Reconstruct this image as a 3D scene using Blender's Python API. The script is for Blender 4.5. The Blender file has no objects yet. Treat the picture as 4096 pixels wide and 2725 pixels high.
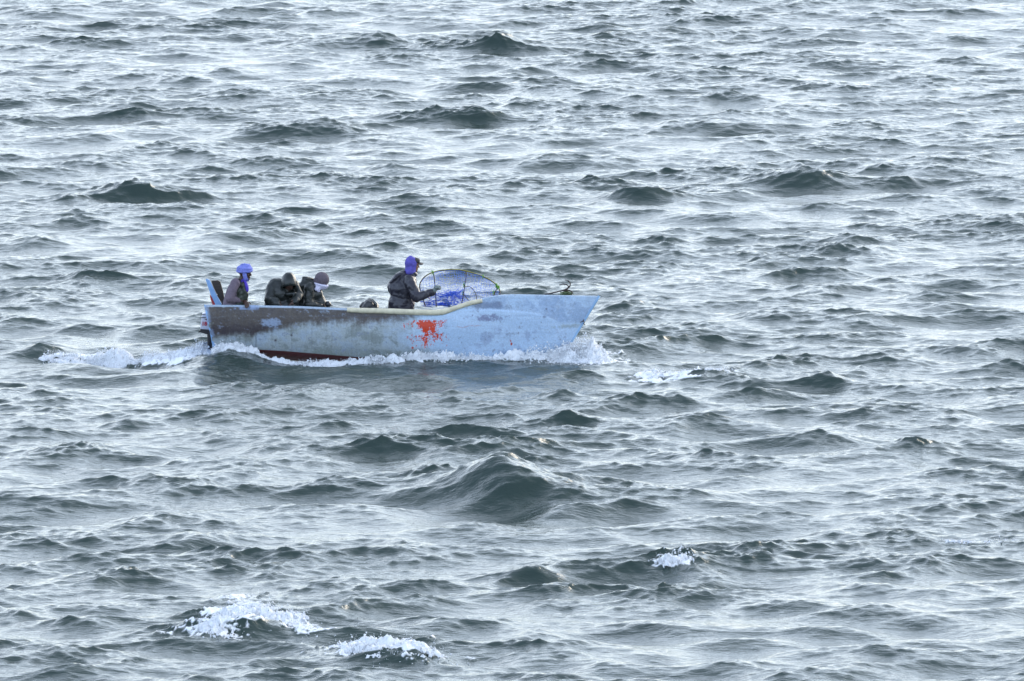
import bpy, bmesh, math, random
import numpy as np
from mathutils import Vector, Matrix, Euler
R = math.radians
sc = bpy.context.scene
random.seed(4)

# ------------------------------------------------------------------ camera
IMW, IMH, PPM, DIST, DEP = 4096.0, 2725.0, 240.0, 190.0, R(5.5)
AIM = Vector((0, 0, 0.33))
cam_d = bpy.data.cameras.new('camera'); cam = bpy.data.objects.new('camera', cam_d)
sc.collection.objects.link(cam); sc.camera = cam
CP = AIM + Vector((0, -DIST*math.cos(DEP), DIST*math.sin(DEP)))
cam.location = CP
cam.rotation_euler = (math.pi/2-DEP, 0, 0)
cam_d.sensor_width = 36
cam_d.lens = 36*DIST/(IMW/PPM)
cam_d.clip_start = 1; cam_d.clip_end = 20000
cam_d.dof.use_dof = True; cam_d.dof.focus_distance = 189.5; cam_d.dof.aperture_fstop = 22

# ------------------------------------------------------------------ world and sun
SUN_EL, SUN_AZ = R(20), R(40)          ; CLO, CHI = 6.2, 7.7          # azimuth clockwise from +Y (the viewing direction)
w = bpy.data.worlds.new('World'); sc.world = w; w.use_nodes = True
nt = w.node_tree
bg = nt.nodes['Background']
sky = nt.nodes.new('ShaderNodeTexSky'); sky.sky_type = 'NISHITA'; sky.sun_disc = False
sky.sun_elevation = SUN_EL; sky.sun_rotation = SUN_AZ
sky.altitude = 0; sky.air_density = 1.0; sky.dust_density = 0.6; sky.ozone_density = 2.0
wn = lambda k: nt.nodes.new(k)
wtc = wn('ShaderNodeTexCoord'); wmp = wn('ShaderNodeMapping'); wmp.inputs['Scale'].default_value = (1, 1, 3.2)
nt.links.new(wtc.outputs['Generated'], wmp.inputs[0])
cn = wn('ShaderNodeTexNoise'); cn.inputs['Scale'].default_value = 3.0; cn.inputs['Detail'].default_value = 6; nt.links.new(wmp.outputs[0], cn.inputs['Vector'])
cr = wn('ShaderNodeMapRange'); cr.inputs[1].default_value = .38; cr.inputs[2].default_value = .62; cr.inputs[3].default_value = .55; cr.inputs[4].default_value = .95
nt.links.new(cn.outputs[0], cr.inputs[0])
# thin cloud, brighter on the side of the sun
sn = wn('ShaderNodeVectorMath'); sn.operation = 'DOT_PRODUCT'; sn.inputs[1].default_value = (math.sin(SUN_AZ)*.97, math.cos(SUN_AZ)*.97, -.30)
nt.links.new(wtc.outputs['Generated'], sn.inputs[0])
sr = wn('ShaderNodeMapRange'); sr.inputs[1].default_value = -.6; sr.inputs[2].default_value = 1; sr.inputs[3].default_value = CLO; sr.inputs[4].default_value = CHI
nt.links.new(sn.outputs['Value'], sr.inputs[0])
cc = wn('ShaderNodeVectorMath'); cc.operation = 'SCALE'; 
tr_ = wn('ShaderNodeMapRange'); tr_.inputs[1].default_value = -.5; tr_.inputs[2].default_value = .7; nt.links.new(sn.outputs['Value'], tr_.inputs[0])
tcm = wn('ShaderNodeMix'); tcm.data_type = 'RGBA'; tcm.inputs[6].default_value = (.76, .92, 1.22, 1); tcm.inputs[7].default_value = (.865, .95, 1.045, 1)
nt.links.new(tr_.outputs[0], tcm.inputs[0]); nt.links.new(tcm.outputs[2], cc.inputs[0])
sx = wn('ShaderNodeSeparateXYZ'); nt.links.new(wtc.outputs['Generated'], sx.inputs[0])
fc = wn('ShaderNodeFloatCurve'); cv = fc.mapping.curves[0]          # brightness of the cloud deck against height above the horizon
for k, (a, b) in enumerate([(0, .62), (.10, .78), (.24, 1.0), (.42, .90), (.65, .52), (1, .34)]):
    if k in (0,): cv.points[0].location = (a, b)
    elif k == 5: cv.points[-1].location = (a, b)
    else: cv.points.new(a, b)
fc.mapping.update(); nt.links.new(sx.outputs[2], fc.inputs['Value'])
ml = wn('ShaderNodeMath'); ml.operation = 'MULTIPLY'; nt.links.new(sr.outputs[0], ml.inputs[0]); nt.links.new(fc.outputs[0], ml.inputs[1])
nt.links.new(ml.outputs[0], cc.inputs['Scale'])
cm = wn('ShaderNodeMix'); cm.data_type = 'RGBA'; nt.links.new(cr.outputs[0], cm.inputs[0]); nt.links.new(sky.outputs[0], cm.inputs[6]); nt.links.new(cc.outputs[0], cm.inputs[7])
nt.links.new(cm.outputs[2], bg.inputs[0]); bg.inputs[1].default_value = 0.15
sd = bpy.data.lights.new('sun', 'SUN'); so = bpy.data.objects.new('sun', sd); sc.collection.objects.link(so)
sd.energy = 1.0; sd.angle = R(35); sd.color = (1, .88, .72)
sv = Vector((math.sin(SUN_AZ)*math.cos(SUN_EL), math.cos(SUN_AZ)*math.cos(SUN_EL), math.sin(SUN_EL)))
so.rotation_euler = (-sv).to_track_quat('-Z', 'Y').to_euler()
sc.view_settings.view_transform = 'Standard'; sc.view_settings.look = 'None'
sc.view_settings.exposure = 1.32; sc.view_settings.gamma = 1

# ------------------------------------------------------------------ helpers
_cd, _sd = math.cos(DEP), math.sin(DEP)
def ray(px, py):
    X = (px-IMW/2)/PPM; Y = (IMH/2-py)/PPM
    return Vector((X, DIST*_cd+Y*_sd, -DIST*_sd+Y*_cd))
def W(px, py, y=0.0):                    # the point at depth y that a measured pixel shows
    d = ray(px, py); t = (y-CP.y)/d.y
    return Vector((CP.x+d.x*t, y, CP.z+d.z*t))
def G(px, py, z=0.0):                    # the point at height z
    d = ray(px, py); t = (z-CP.z)/d.z
    return Vector((CP.x+d.x*t, CP.y+d.y*t, z))
def tag(o, label=None, cat=None, group=None, kind=None):
    if label: o['label'] = label
    if cat: o['category'] = cat
    if group: o['group'] = group
    if kind: o['kind'] = kind
    return o
def empty(name, loc, rot=(0, 0, 0)):
    o = bpy.data.objects.new(name, None); sc.collection.objects.link(o)
    o.location = loc; o.rotation_euler = rot; o.empty_display_size = .2
    return o
def link(name, me, mat, parent=None, smooth=True):
    o = bpy.data.objects.new(name, me); sc.collection.objects.link(o)
    if mat: me.materials.append(mat)
    if smooth and len(me.polygons): me.polygons.foreach_set('use_smooth', [True]*len(me.polygons))
    if parent:
        o.parent = parent
        m = Matrix.LocRotScale(parent.location, parent.rotation_euler, None)
        if parent.parent:
            m = Matrix.LocRotScale(parent.parent.location, parent.parent.rotation_euler, None) @ m
        if o.get('local') is None: me.transform(m.inverted())
    return o
class MB:                                # collects world-space shapes into one mesh
    def __init__(s): s.v = []; s.f = []
    def add(s, vs, fs):
        n = len(s.v); s.v += [tuple(v) for v in vs]; s.f += [tuple(i+n for i in f) for f in fs]
    def tube(s, pts, r, seg=8, closed=False, flat=1.0):
        pts = [Vector(p) for p in pts]; n = len(pts)
        rs = r if isinstance(r, (list, tuple)) else [r]*n
        vs = []; fs = []; up = None
        for i, p in enumerate(pts):
            a = pts[(i-1) % n] if (closed or i) else p
            b = pts[(i+1) % n] if (closed or i < n-1) else p
            t = (b-a).normalized()
            if up is None: up = t.orthogonal().normalized()
            up = (up-t*up.dot(t)).normalized(); q = t.cross(up)
            for k in range(seg):
                an = 2*math.pi*k/seg
                vs.append(p+(up*math.cos(an)+q*math.sin(an)*flat)*rs[i])
        for i in range(n if closed else n-1):
            j = (i+1) % n
            for k in range(seg):
                l = (k+1) % seg
                fs.append((i*seg+k, i*seg+l, j*seg+l, j*seg+k))
        if not closed:
            fs.append(tuple(range(seg-1, -1, -1))); fs.append(tuple((n-1)*seg+k for k in range(seg)))
        s.add(vs, fs); return s
    def caps(s, a, ra, b, rb, seg=14):   # tapered capsule
        a = Vector(a); b = Vector(b); t = (b-a)
        t = t.normalized() if t.length > 1e-6 else Vector((0, 0, 1))
        pts = []; rs = []
        for k in range(5):
            an = math.pi/2*k/4.5+.02
            pts.append(a-t*ra*math.cos(an)); rs.append(ra*math.sin(an))
        for k in range(5):
            an = math.pi/2*(4-k)/4.5+.02
            pts.append(b+t*rb*math.cos(an)); rs.append(rb*math.sin(an))
        return s.tube(pts, rs, seg)
    def chain(s, pr):
        for (a, ra), (b, rb) in zip(pr[:-1], pr[1:]): s.caps(a, ra, b, rb)
        return s
    def ell(s, c, r, rot=(0, 0, 0), seg=16, rings=10):
        M = Euler(rot).to_matrix(); c = Vector(c); vs = []; fs = []
        for i in range(1, rings):
            th = math.pi*i/rings
            for k in range(seg):
                an = 2*math.pi*k/seg
                vs.append(c+M@Vector((r[0]*math.sin(th)*math.cos(an), r[1]*math.sin(th)*math.sin(an), r[2]*math.cos(th))))
        top = len(vs); vs.append(c+M@Vector((0, 0, r[2]))); vs.append(c+M@Vector((0, 0, -r[2])))
        for i in range(rings-2):
            for k in range(seg):
                l = (k+1) % seg
                fs.append((i*seg+k, (i+1)*seg+k, (i+1)*seg+l, i*seg+l))
        for k in range(seg):
            l = (k+1) % seg
            fs.append((top, k, l)); fs.append((top+1, (rings-2)*seg+l, (rings-2)*seg+k))
        s.add(vs, fs); return s
    def prism(s, poly, d):               # polygon (world points) extruded by vector d
        n = len(poly); d = Vector(d); p = [Vector(q) for q in poly]
        vs = p+[q+d for q in p]
        fs = [tuple(range(n)), tuple(range(2*n-1, n-1, -1))]+[(i, i+n, (i+1) % n+n, (i+1) % n) for i in range(n)]
        s.add(vs, fs); return s
    def box(s, c, sz, rot=(0, 0, 0)):
        M = Euler(rot).to_matrix(); c = Vector(c)
        vs = [c+M@Vector((sx*sz[0]/2, sy*sz[1]/2, szz*sz[2]/2)) for szz in (-1, 1) for sy in (-1, 1) for sx in (-1, 1)]
        s.add(vs, [(0, 2, 3, 1), (4, 5, 7, 6), (0, 1, 5, 4), (1, 3, 7, 5), (3, 2, 6, 7), (2, 0, 4, 6)]); return s
    def build(s, name, mat, parent=None, smooth=True, remesh=0, folds=0, fsize=.08, bevel=0, sm=4):
        me = bpy.data.meshes.new(name); me.from_pydata(s.v, [], s.f); me.update()
        bm = bmesh.new(); bm.from_mesh(me); bmesh.ops.recalc_face_normals(bm, faces=bm.faces)
        if bevel:
            bmesh.ops.remove_doubles(bm, verts=bm.verts, dist=1e-5)
            bmesh.ops.bevel(bm, geom=list(bm.edges), offset=bevel, segments=2, affect='EDGES', profile=.6)
        bm.to_mesh(me); bm.free()
        o = link(name, me, mat, parent, smooth)
        if remesh:
            m = o.modifiers.new('remesh', 'REMESH'); m.mode = 'VOXEL'; m.voxel_size = remesh; m.use_smooth_shade = True
            m = o.modifiers.new('smooth', 'SMOOTH'); m.factor = .6; m.iterations = sm
        if folds:
            tx = bpy.data.textures.new(name, 'CLOUDS'); tx.noise_scale = fsize; tx.noise_depth = 2
            m = o.modifiers.new('folds', 'DISPLACE'); m.texture = tx; m.strength = folds; m.mid_level = .5
            m.texture_coords = 'LOCAL'
        return o

def mat(name, col, rough=.6, bump=0, bscale=40, var=0, vscale=8, metal=0, spec=.5, stretch=(1, 1, 1), sss=0):
    m = bpy.data.materials.new(name); m.use_nodes = True; t = m.node_tree; p = t.nodes['Principled BSDF']
    p.inputs['Base Color'].default_value = (*col, 1); p.inputs['Roughness'].default_value = rough
    p.inputs['Metallic'].default_value = metal; p.inputs['Specular IOR Level'].default_value = spec
    tc = t.nodes.new('ShaderNodeTexCoord'); mp = t.nodes.new('ShaderNodeMapping'); mp.inputs['Scale'].default_value = stretch
    t.links.new(tc.outputs['Object'], mp.inputs[0])
    if sss:
        p.inputs['Subsurface Weight'].default_value = sss; p.inputs['Subsurface Radius'].default_value = (.03, .03, .03)
    if var:
        n = t.nodes.new('ShaderNodeTexNoise'); n.inputs['Scale'].default_value = vscale; n.inputs['Detail'].default_value = 5
        t.links.new(mp.outputs[0], n.inputs['Vector'])
        mr = t.nodes.new('ShaderNodeMapRange'); mr.inputs[1].default_value = .3; mr.inputs[2].default_value = .7
        mr.inputs[3].default_value = 1-var; mr.inputs[4].default_value = 1+var
        t.links.new(n.outputs[0], mr.inputs[0])
        mx = t.nodes.new('ShaderNodeMix'); mx.data_type = 'RGBA'; mx.blend_type = 'MULTIPLY'; mx.inputs[0].default_value = 1
        mx.inputs[6].default_value = (*col, 1); t.links.new(mr.outputs[0], mx.inputs[7]); t.links.new(mx.outputs[2], p.inputs['Base Color'])
    if bump:
        n = t.nodes.new('ShaderNodeTexNoise'); n.inputs['Scale'].default_value = bscale; n.inputs['Detail'].default_value = 4
        t.links.new(mp.outputs[0], n.inputs['Vector'])
        b = t.nodes.new('ShaderNodeBump'); b.inputs['Strength'].default_value = bump; b.inputs['Distance'].default_value = .02
        t.links.new(n.outputs[0], b.inputs['Height']); t.links.new(b.outputs[0], p.inputs['Normal'])
    return m

# ------------------------------------------------------------------ boat dimensions
HEEL = R(6.5); BO = Vector((-1.84, 0, 0))
BX = [816, 1000, 1200, 1400, 1600, 1700, 1800, 1900, 2000, 2100, 2200, 2300, 2360, 2396]
BB = [.60, .67, .72, .755, .76, .75, .725, .67, .58, .465, .335, .185, .08, .015]
GX = [816, 900, 1000, 1200, 1400, 1560, 1700, 1760, 1800, 1850, 1900, 1950, 2000, 2050, 2200, 2300, 2396]
GY = [1219, 1220, 1221, 1225, 1234, 1243, 1247, 1246, 1238, 1221, 1202, 1187, 1180, 1177, 1180, 1182, 1184]
CX = [850, 1000, 1140, 1400, 1700, 1900, 2050, 2150, 2250]
CY = [1392, 1398, 1406, 1428, 1446, 1452, 1450, 1440, 1420]
HS, HN = R(0), R(0)
def halfb(px): return float(np.interp(px, BX, BB))
def hull_local(px, py, yl):              # local (heeled) coordinates of a near-side point seen at px, py
    z = .5
    for _ in range(5):
        yw = yl*math.cos(HEEL)+z*math.sin(HEEL)
        p = W(px, py, yw)
        z = (p.z+yl*math.sin(HEEL))/math.cos(HEEL)
    return Vector((p.x-BO.x, yl, z))
MH = Matrix.Translation(BO) @ Matrix.Rotation(-HEEL, 4, 'X')
def hw(p): return MH @ Vector(p)         # boat-local to world

# ------------------------------------------------------------------ the sea
def spec_tile(L, N, lo, hi, seed, alpha, kp, wind, iso):
    rng = np.random.default_rng(seed)
    f = np.fft.fftfreq(N, 1.0/N)*2*np.pi/L
    kx, ky = np.meshgrid(f, f, indexing='ij'); k = np.hypot(kx, ky); k[0, 0] = 1
    c = (kx*wind[0]+ky*wind[1])/k
    c2 = (kx*-.42+ky*-.907)/k
    D = (1-iso)*(.9*np.maximum(c, 0)**5+.5*np.maximum(c2, 0)**6)+iso*.4
    S = alpha*k**-4.0*np.exp(-(kp/k)**2)*D
    lam = 2*np.pi/k
    S = S*((lam >= lo) & (lam < hi)); S[0, 0] = 0
    dk = 2*np.pi/L
    A = np.sqrt(S)*dk*(rng.normal(size=(N, N))+1j*rng.normal(size=(N, N)))
    h = np.fft.ifft2(A).real*N*N
    gx = np.fft.ifft2(1j*kx/k*A).real*N*N; gy = np.fft.ifft2(1j*ky/k*A).real*N*N
    return L, h.astype(np.float32), gx.astype(np.float32), gy.astype(np.float32)
def samp(a, L, x, y):
    N = a.shape[0]; u = x/L*N; v = y/L*N
    i = np.floor(u).astype(np.int64); j = np.floor(v).astype(np.int64); fu = (u-i).astype(np.float32); fv = (v-j).astype(np.float32)
    fu = fu*fu*(3-2*fu) if False else fu
    i0 = i % N; i1 = (i+1) % N; j0 = j % N; j1 = (j+1) % N
    return (a[i0, j0]*(1-fu)+a[i1, j0]*fu)*(1-fv)+(a[i0, j1]*(1-fu)+a[i1, j1]*fu)*fv
_rng = np.random.default_rng(7)
def noise_tile(N, beta, seed):
    r = np.random.default_rng(seed); f = np.fft.fftfreq(N, 1.0/N); kx, ky = np.meshgrid(f, f, indexing='ij'); k = np.hypot(kx, ky); k[0, 0] = 1
    A = np.fft.fft2(r.normal(size=(N, N)))*k**(-beta/2.0-.5); A[0, 0] = 0; A[(k < 3)] = 0
    a = np.fft.ifft2(A).real; return (a/a.std()).astype(np.float32)
NT = noise_tile(512, 1.6, 3); NT2 = noise_tile(512, 2.4, 5)
def axis(lo, hi, d, far_lo, far_hi, g=1.12):
    a = list(np.arange(lo, hi, d)); s = d; v = a[-1]
    while v < far_hi: s *= g; v += s; a.append(v)
    s = d; v = a[0]; pre = []
    while v > far_lo: s *= g; v -= s; pre.append(v)
    return np.array(pre[::-1]+a)
xs = axis(-15, 15, .042, -6000, 6000); ys = axis(-49, 94, .058, -900, 12000)
X, Y = np.meshgrid(xs, ys, indexing='ij'); X = X.astype(np.float64)
dX = np.gradient(xs)[:, None]*np.ones_like(Y); dY = np.gradient(ys)[None, :]*np.ones_like(X); dm = np.maximum(dX, dY)
AL = 0.0022; WD = np.array([.5, -.87]); WD /= np.linalg.norm(WD)
KP = 2*np.pi/3.4
tiles = [spec_tile(131, 1024, 1.1, 40, 11, AL, KP, WD, .2), spec_tile(37.3, 1024, .34, 1.1, 12, AL, KP, WD, .2),
         spec_tile(13.7, 1024, .11, .34, 13, AL, KP, WD, .3)]
Z = np.zeros_like(X); OX = np.zeros_like(X); OY = np.zeros_like(X)
CHOP = [1.25, 1.15, .8]; AMPB = [2.55, 1.9, 2.9]
LIM = [4.0, .4, .12]
def hull_dist(X, Y):                     # signed distance-like to the hull outline, negative inside
    px = X*PPM+IMW/2
    b = np.interp(px, BX, BB)*.93
    end = np.maximum((850-px)/PPM, (px-2262)/PPM)
    # narrow the waterline towards the stem
    b = np.where(px > 1900, np.interp(px, [1900, 2000, 2100, 2200, 2262], [.62, .5, .35, .14, .0]), b)
    return np.maximum(np.abs(Y)-b, end)
HD = hull_dist(X, Y)
quiet = 1-.62*np.exp(-(np.maximum(HD, 0)/.9)**2)
quiet_s = 1-.05*np.exp(-(np.maximum(HD, 0)/.6)**2)
gust = 1+.28*samp(NT2, 260., X, Y)
FOAM = np.zeros_like(X)
# crests with a place of their own: px, py (of the crest), width, depth, height, slant, foam
SW = [(2010, 1925, 1.2, 1.2, .66, -.25, 0), (2190, 2000, .8, .45, .15, .1, 0), (560, 740, .75, .6, .28, .1, 0),
      (3200, 690, 1.2, .7, .22, 0, .0), (2560, 745, .6, .5, .16, 0, 0), (2850, 470, 1.3, .8, .2, 0, 0), (1900, 420, 1.2, .8, .2, 0, 0),
      (1290, 480, 1.3, .8, .2, 0, 0), (1010, 2470, .75, .45, .25, .1, 0), (1560, 2580, .9, .4, .16, .05, 0),
      (2170, 2250, .4, .35, .2, 0, 0), (2790, 2240, .4, .4, .12, -.1, 0), (730, 2110, .8, .5, .22, 0, 0), (3100, 2040, .9, .5, .2, 0, 0),
      (3320, 1480, .4, .4, .2, 0, 0), (1000, 1870, .9, .5, .16, 0, 0), (300, 1960, .8, .45, .16, .1, 0), (520, 1640, .35, .3, .16, 0, 0),
      (180, 1370, .5, .5, .2, 0, .0), (2270, 1640, .35, .3, .2, 0, 0), (3600, 1900, .6, .4, .2, 0, 0), (1520, 130, .8, .9, .25, 0, 0), (2020, 150, 1., .9, .2, 0, 0)]
for (px, py, wx, wy, a, sl, fo) in SW:
    wy = wy*1.25; a = a*(1.0 if a > .3 else 1.35 if py < 800 else .8)
    g = G(px, py+30, 0.1); dx = X-g.x; dy = Y-g.y-sl*dx
    e = np.exp(-(np.abs(dx/wx)+.02)**1.5); wy = np.where(dy < 0, wy*.85, wy*1.2)
    Z += a*e*np.exp(-(dy/wy)**2)-.35*a*e*np.exp(-((dy+1.6*wy)/wy)**2)
    OY += -a*.55*e*np.exp(-(dy/wy)**2)
for n, (L, h, gx, gy) in enumerate(tiles):
    wgt = np.clip((LIM[n]*1.0-dm)/(LIM[n]*.6), 0, 1)*AMPB[n]
    q = (quiet if n == 0 else quiet_s)*np.interp(Y, [-20, 30, 90], [1, .93, .84])
    if n: wgt = wgt*np.clip(np.exp(.24*samp(NT2, 47., X, Y*.7)), .3, 2.0)*np.clip(.78+.42*ZA/.1, .35, 2.0)
    c, s = math.cos(.13*n), math.sin(.13*n)
    xr, yr = X*c-Y*s+7.7*n, X*s+Y*c+3.1*n
    Z += samp(h, L, xr, yr)*wgt*q
    if n == 0: ZA = Z.copy(); print('ZA', ZA[(abs(X) < 14) & (Y > -45) & (Y < 90)].std())
    gX = samp(gx, L, xr, yr); gY = samp(gy, L, xr, yr)
    OX += (gX*c+gY*s)*wgt*q*CHOP[n]; OY += (-gX*s+gY*c)*wgt*q*CHOP[n]
print('sea rms', Z[(abs(X) < 14) & (Y > -45) & (Y < 90)].std())
# water against the near side of the hull: trough amidships, crest at the quarter and at the bow
pxg = X*PPM+IMW/2
prof = np.interp(pxg, [500, 700, 850, 930, 1000, 1060, 1120, 1200, 1300, 1500, 1700, 1900, 2050, 2200, 2300, 2420, 2560, 2700],
                 [.0, .04, .16, .235, .20, .12, .06, .02, -.01, .01, .04, .05, .06, .09, .09, .03, 0, 0])
side = np.exp(-(np.maximum(HD-.05, 0)/.75)**2)
Z += prof*side
# smooth foam shape fields -----------------------------------------------------
n1 = samp(NT, 6., X, Y); n2 = samp(NT, 2.1, X+3, Y); n3 = samp(NT2, 9., X, Y+2)
def strip(px0, px1, py_fn, half, soft=.12):
    """foam strip along an image-measured line lying on the water, half = half-depth in metres"""
    inx = np.clip((pxg_at-px0)/60, 0, 1)*np.clip((px1-pxg_at)/60, 0, 1)
    return inx
def blobfoam(px, py, rx, ry, rot=0, k=1.0):
    g = G(px, py, .15); dx = X-g.x; dy = Y-g.y; c, s = math.cos(rot), math.sin(rot)
    u = (dx*c+dy*s)/rx; v = (-dx*s+dy*c)/ry
    return k*np.clip(1.25-np.sqrt(u*u+v*v)+.28*n2+.2*n1, 0, 1)
near = (Y < .25)
hullf = np.clip(1-(HD-.02)/(.10+.12*np.interp(pxg, [850, 1000, 1150, 1500, 2000, 2250], [1.3, .5, .5, .8, 1.2, 2.6])), 0, 1)*(HD < .9)
hullf *= np.clip((pxg-830)/60, 0, 1)*np.clip((2420-pxg)/60, 0, 1)
FOAM = np.maximum(FOAM, hullf*(1+.25*n2))
# wake trail astern
g1 = G(160, 1375, .1); g2 = G(830, 1375, .1)
wy = np.interp(X, [g1.x, -6.5, -5.9, g2.x], [0.2, .1, -.1, .0])
wh = np.interp(pxg, [120, 250, 430, 560, 700, 830, 900], [.06, .15, .4, .3, .4, .45, .3])
wk = np.clip(1.2-np.abs(Y-wy+.25*n3)/wh, 0, 1)*np.clip((pxg-110)/200, 0, 1)*np.clip((900-pxg)/50, 0, 1)
FOAM = np.maximum(FOAM, wk*(.85+.4*n2))
Z += np.where(wk > 0, wk, 0)*.07*np.interp(pxg, [100, 400, 500, 650, 830], [.3, 1.2, 1.5, .7, .6])
for b in [(2300, 1400, .75, .9, 0, 1.1), (2660, 1468, .5, .5, 0, .95), (2830, 1462, .5, .35, 0, .75), (960, 2430, .5, .7, .25, 1.1), (850, 2500, .6, .45, .5, 1.0), (1130, 2450, .5, .35, -.4, 1.0), (1240, 2490, .3, .25, -.4, .8),
          (960, 2350, .5, .9, 0, .55), (1480, 2560, .6, .75, 0, 1.1), (1650, 2590, .5, .4, 0, 1.0), (1390, 2530, .35, .35, 0, .8), (2705, 2238, .3, .3, 0, 1.0), (3850, 2125, .65, .25, 0, .45), (4020, 2130, .4, .2, 0, .4),
          (2040, 1890, .5, .35, 0, .22), (3150, 690, .5, .3, 0, .3), (520, 1215, .3, .3, 0, .25)]:
    FOAM = np.maximum(FOAM, blobfoam(*b))
FOAM = np.clip(FOAM, 0, 1.0)
lump = np.clip(FOAM, 0, 1)*(np.abs(n2)*.018+np.abs(samp(NT, .9, X, Y))*.022)
Z += np.where(dm < .2, lump, 0)
# keep the water out of the boat
Z = np.where(HD < -.02, np.minimum(Z, -.12), Z)
damp = np.clip(HD/.3, 0, 1)
OX *= damp; OY *= damp
far = np.clip((8000-np.hypot(X, Y))/4000, 0, 1)
co = np.stack([X+OX, Y+OY, Z], -1).reshape(-1, 3).astype(np.float32)
nx, ny = X.shape
idx = np.arange(nx*ny).reshape(nx, ny)
q = np.stack([idx[:-1, :-1], idx[1:, :-1], idx[1:, 1:], idx[:-1, 1:]], -1).reshape(-1, 4)
me = bpy.data.meshes.new('sea')
me.vertices.add(len(co)); me.vertices.foreach_set('co', co.ravel())
me.loops.add(q.size); me.loops.foreach_set('vertex_index', q.ravel().astype(np.int32))
me.polygons.add(len(q)); me.polygons.foreach_set('loop_start', (np.arange(len(q))*4).astype(np.int32))
me.polygons.foreach_set('use_smooth', np.ones(len(q), bool))
me.update(calc_edges=True)
at = me.attributes.new('foam', 'FLOAT', 'POINT'); at.data.foreach_set('value', FOAM.astype(np.float32).ravel())

m = bpy.data.materials.new('sea_water'); m.use_nodes = True; t = m.node_tree; p = t.nodes['Principled BSDF']
def nd(k, **kw):
    n = t.nodes.new(k)
    for a, b in kw.items(): setattr(n, a, b)
    return n
p.inputs['Base Color'].default_value = (.030, .050, .042, 1)
p.inputs['Roughness'].default_value = .10; p.inputs['IOR'].default_value = 1.333
tc = nd('ShaderNodeTexCoord'); mp = nd('ShaderNodeMapping'); mp.inputs['Scale'].default_value = (.6, 1.35, 1); mp.inputs['Rotation'].default_value = (0, 0, .25)
t.links.new(tc.outputs['Object'], mp.inputs[0])
na = nd('ShaderNodeTexNoise'); na.inputs['Scale'].default_value = 7; na.inputs['Detail'].default_value = 3; na.inputs['Distortion'].default_value = .6
nb = nd('ShaderNodeTexNoise'); nb.inputs['Scale'].default_value = 22; nb.inputs['Detail'].default_value = 3
t.links.new(mp.outputs[0], na.inputs['Vector']); t.links.new(mp.outputs[0], nb.inputs['Vector'])
b1 = nd('ShaderNodeBump'); b1.inputs['Strength'].default_value = .45; b1.inputs['Distance'].default_value = .035
b2 = nd('ShaderNodeBump'); b2.inputs['Strength'].default_value = .6; b2.inputs['Distance'].default_value = .010
t.links.new(na.outputs[0], b1.inputs['Height']); t.links.new(nb.outputs[0], b2.inputs['Height'])
t.links.new(b1.outputs[0], b2.inputs['Normal']); t.links.new(b2.outputs[0], p.inputs['Normal'])
fa = nd('ShaderNodeAttribute', attribute_name='foam')
fn = nd('ShaderNodeTexNoise'); fn.inputs['Scale'].default_value = 9; fn.inputs['Detail'].default_value = 6; fn.inputs['Roughness'].default_value = .7
t.links.new(tc.outputs['Object'], fn.inputs['Vector'])
ma = nd('ShaderNodeMath', operation='MULTIPLY_ADD'); ma.inputs[1].default_value = 1.0
t.links.new(fa.outputs['Fac'], ma.inputs[0])
sb = nd('ShaderNodeMath', operation='SUBTRACT'); sb.inputs[1].default_value = .98; t.links.new(fn.outputs[0], sb.inputs[0]); t.links.new(sb.outputs[0], ma.inputs[2])
fr = nd('ShaderNodeMapRange'); fr.inputs[1].default_value = -.12; fr.inputs[2].default_value = .14; t.links.new(ma.outputs[0], fr.inputs[0])
fb = nd('ShaderNodeBsdfPrincipled'); fb.inputs['Base Color'].default_value = (.93, .95, .97, 1); fb.inputs['Roughness'].default_value = .7
b3 = nd('ShaderNodeBump'); b3.inputs['Strength'].default_value = .8; b3.inputs['Distance'].default_value = .04
t.links.new(fn.outputs[0], b3.inputs['Height']); t.links.new(b3.outputs[0], fb.inputs['Normal'])
mxs = nd('ShaderNodeMixShader'); t.links.new(fr.outputs[0], mxs.inputs[0]); t.links.new(p.outputs[0], mxs.inputs[1]); t.links.new(fb.outputs[0], mxs.inputs[2])
t.links.new(mxs.outputs[0], t.nodes['Material Output'].inputs['Surface'])
sea = link('sea', me, m, smooth=False); sea['kind'] = 'structure'
def sea_z(x, y):
    i = np.clip(np.searchsorted(xs, x), 1, nx-1); j = np.clip(np.searchsorted(ys, y), 1, ny-1)
    return Z[i, j]

# ------------------------------------------------------------------ foam and spray
m_foam = bpy.data.materials.new('white_foam'); m_foam.use_nodes = True; t = m_foam.node_tree; t.nodes.remove(t.nodes['Principled BSDF'])
_d = t.nodes.new('ShaderNodeBsdfDiffuse'); _d.inputs[0].default_value = (.86, .88, .90, 1)
_t = t.nodes.new('ShaderNodeBsdfTranslucent'); _t.inputs[0].default_value = (.86, .88, .90, 1)
_m = t.nodes.new('ShaderNodeMixShader'); _m.inputs[0].default_value = .15; t.links.new(_d.outputs[0], _m.inputs[1]); t.links.new(_t.outputs[0], _m.inputs[2])
t.links.new(_m.outputs[0], t.nodes['Material Output'].inputs['Surface'])
_ico = bmesh.new(); bmesh.ops.create_icosphere(_ico, subdivisions=1, radius=1)
ICV = np.array([v.co[:] for v in _ico.verts], np.float32); ICF = np.array([[v.index for v in f.verts] for f in _ico.faces], np.int32); _ico.free()
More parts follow.
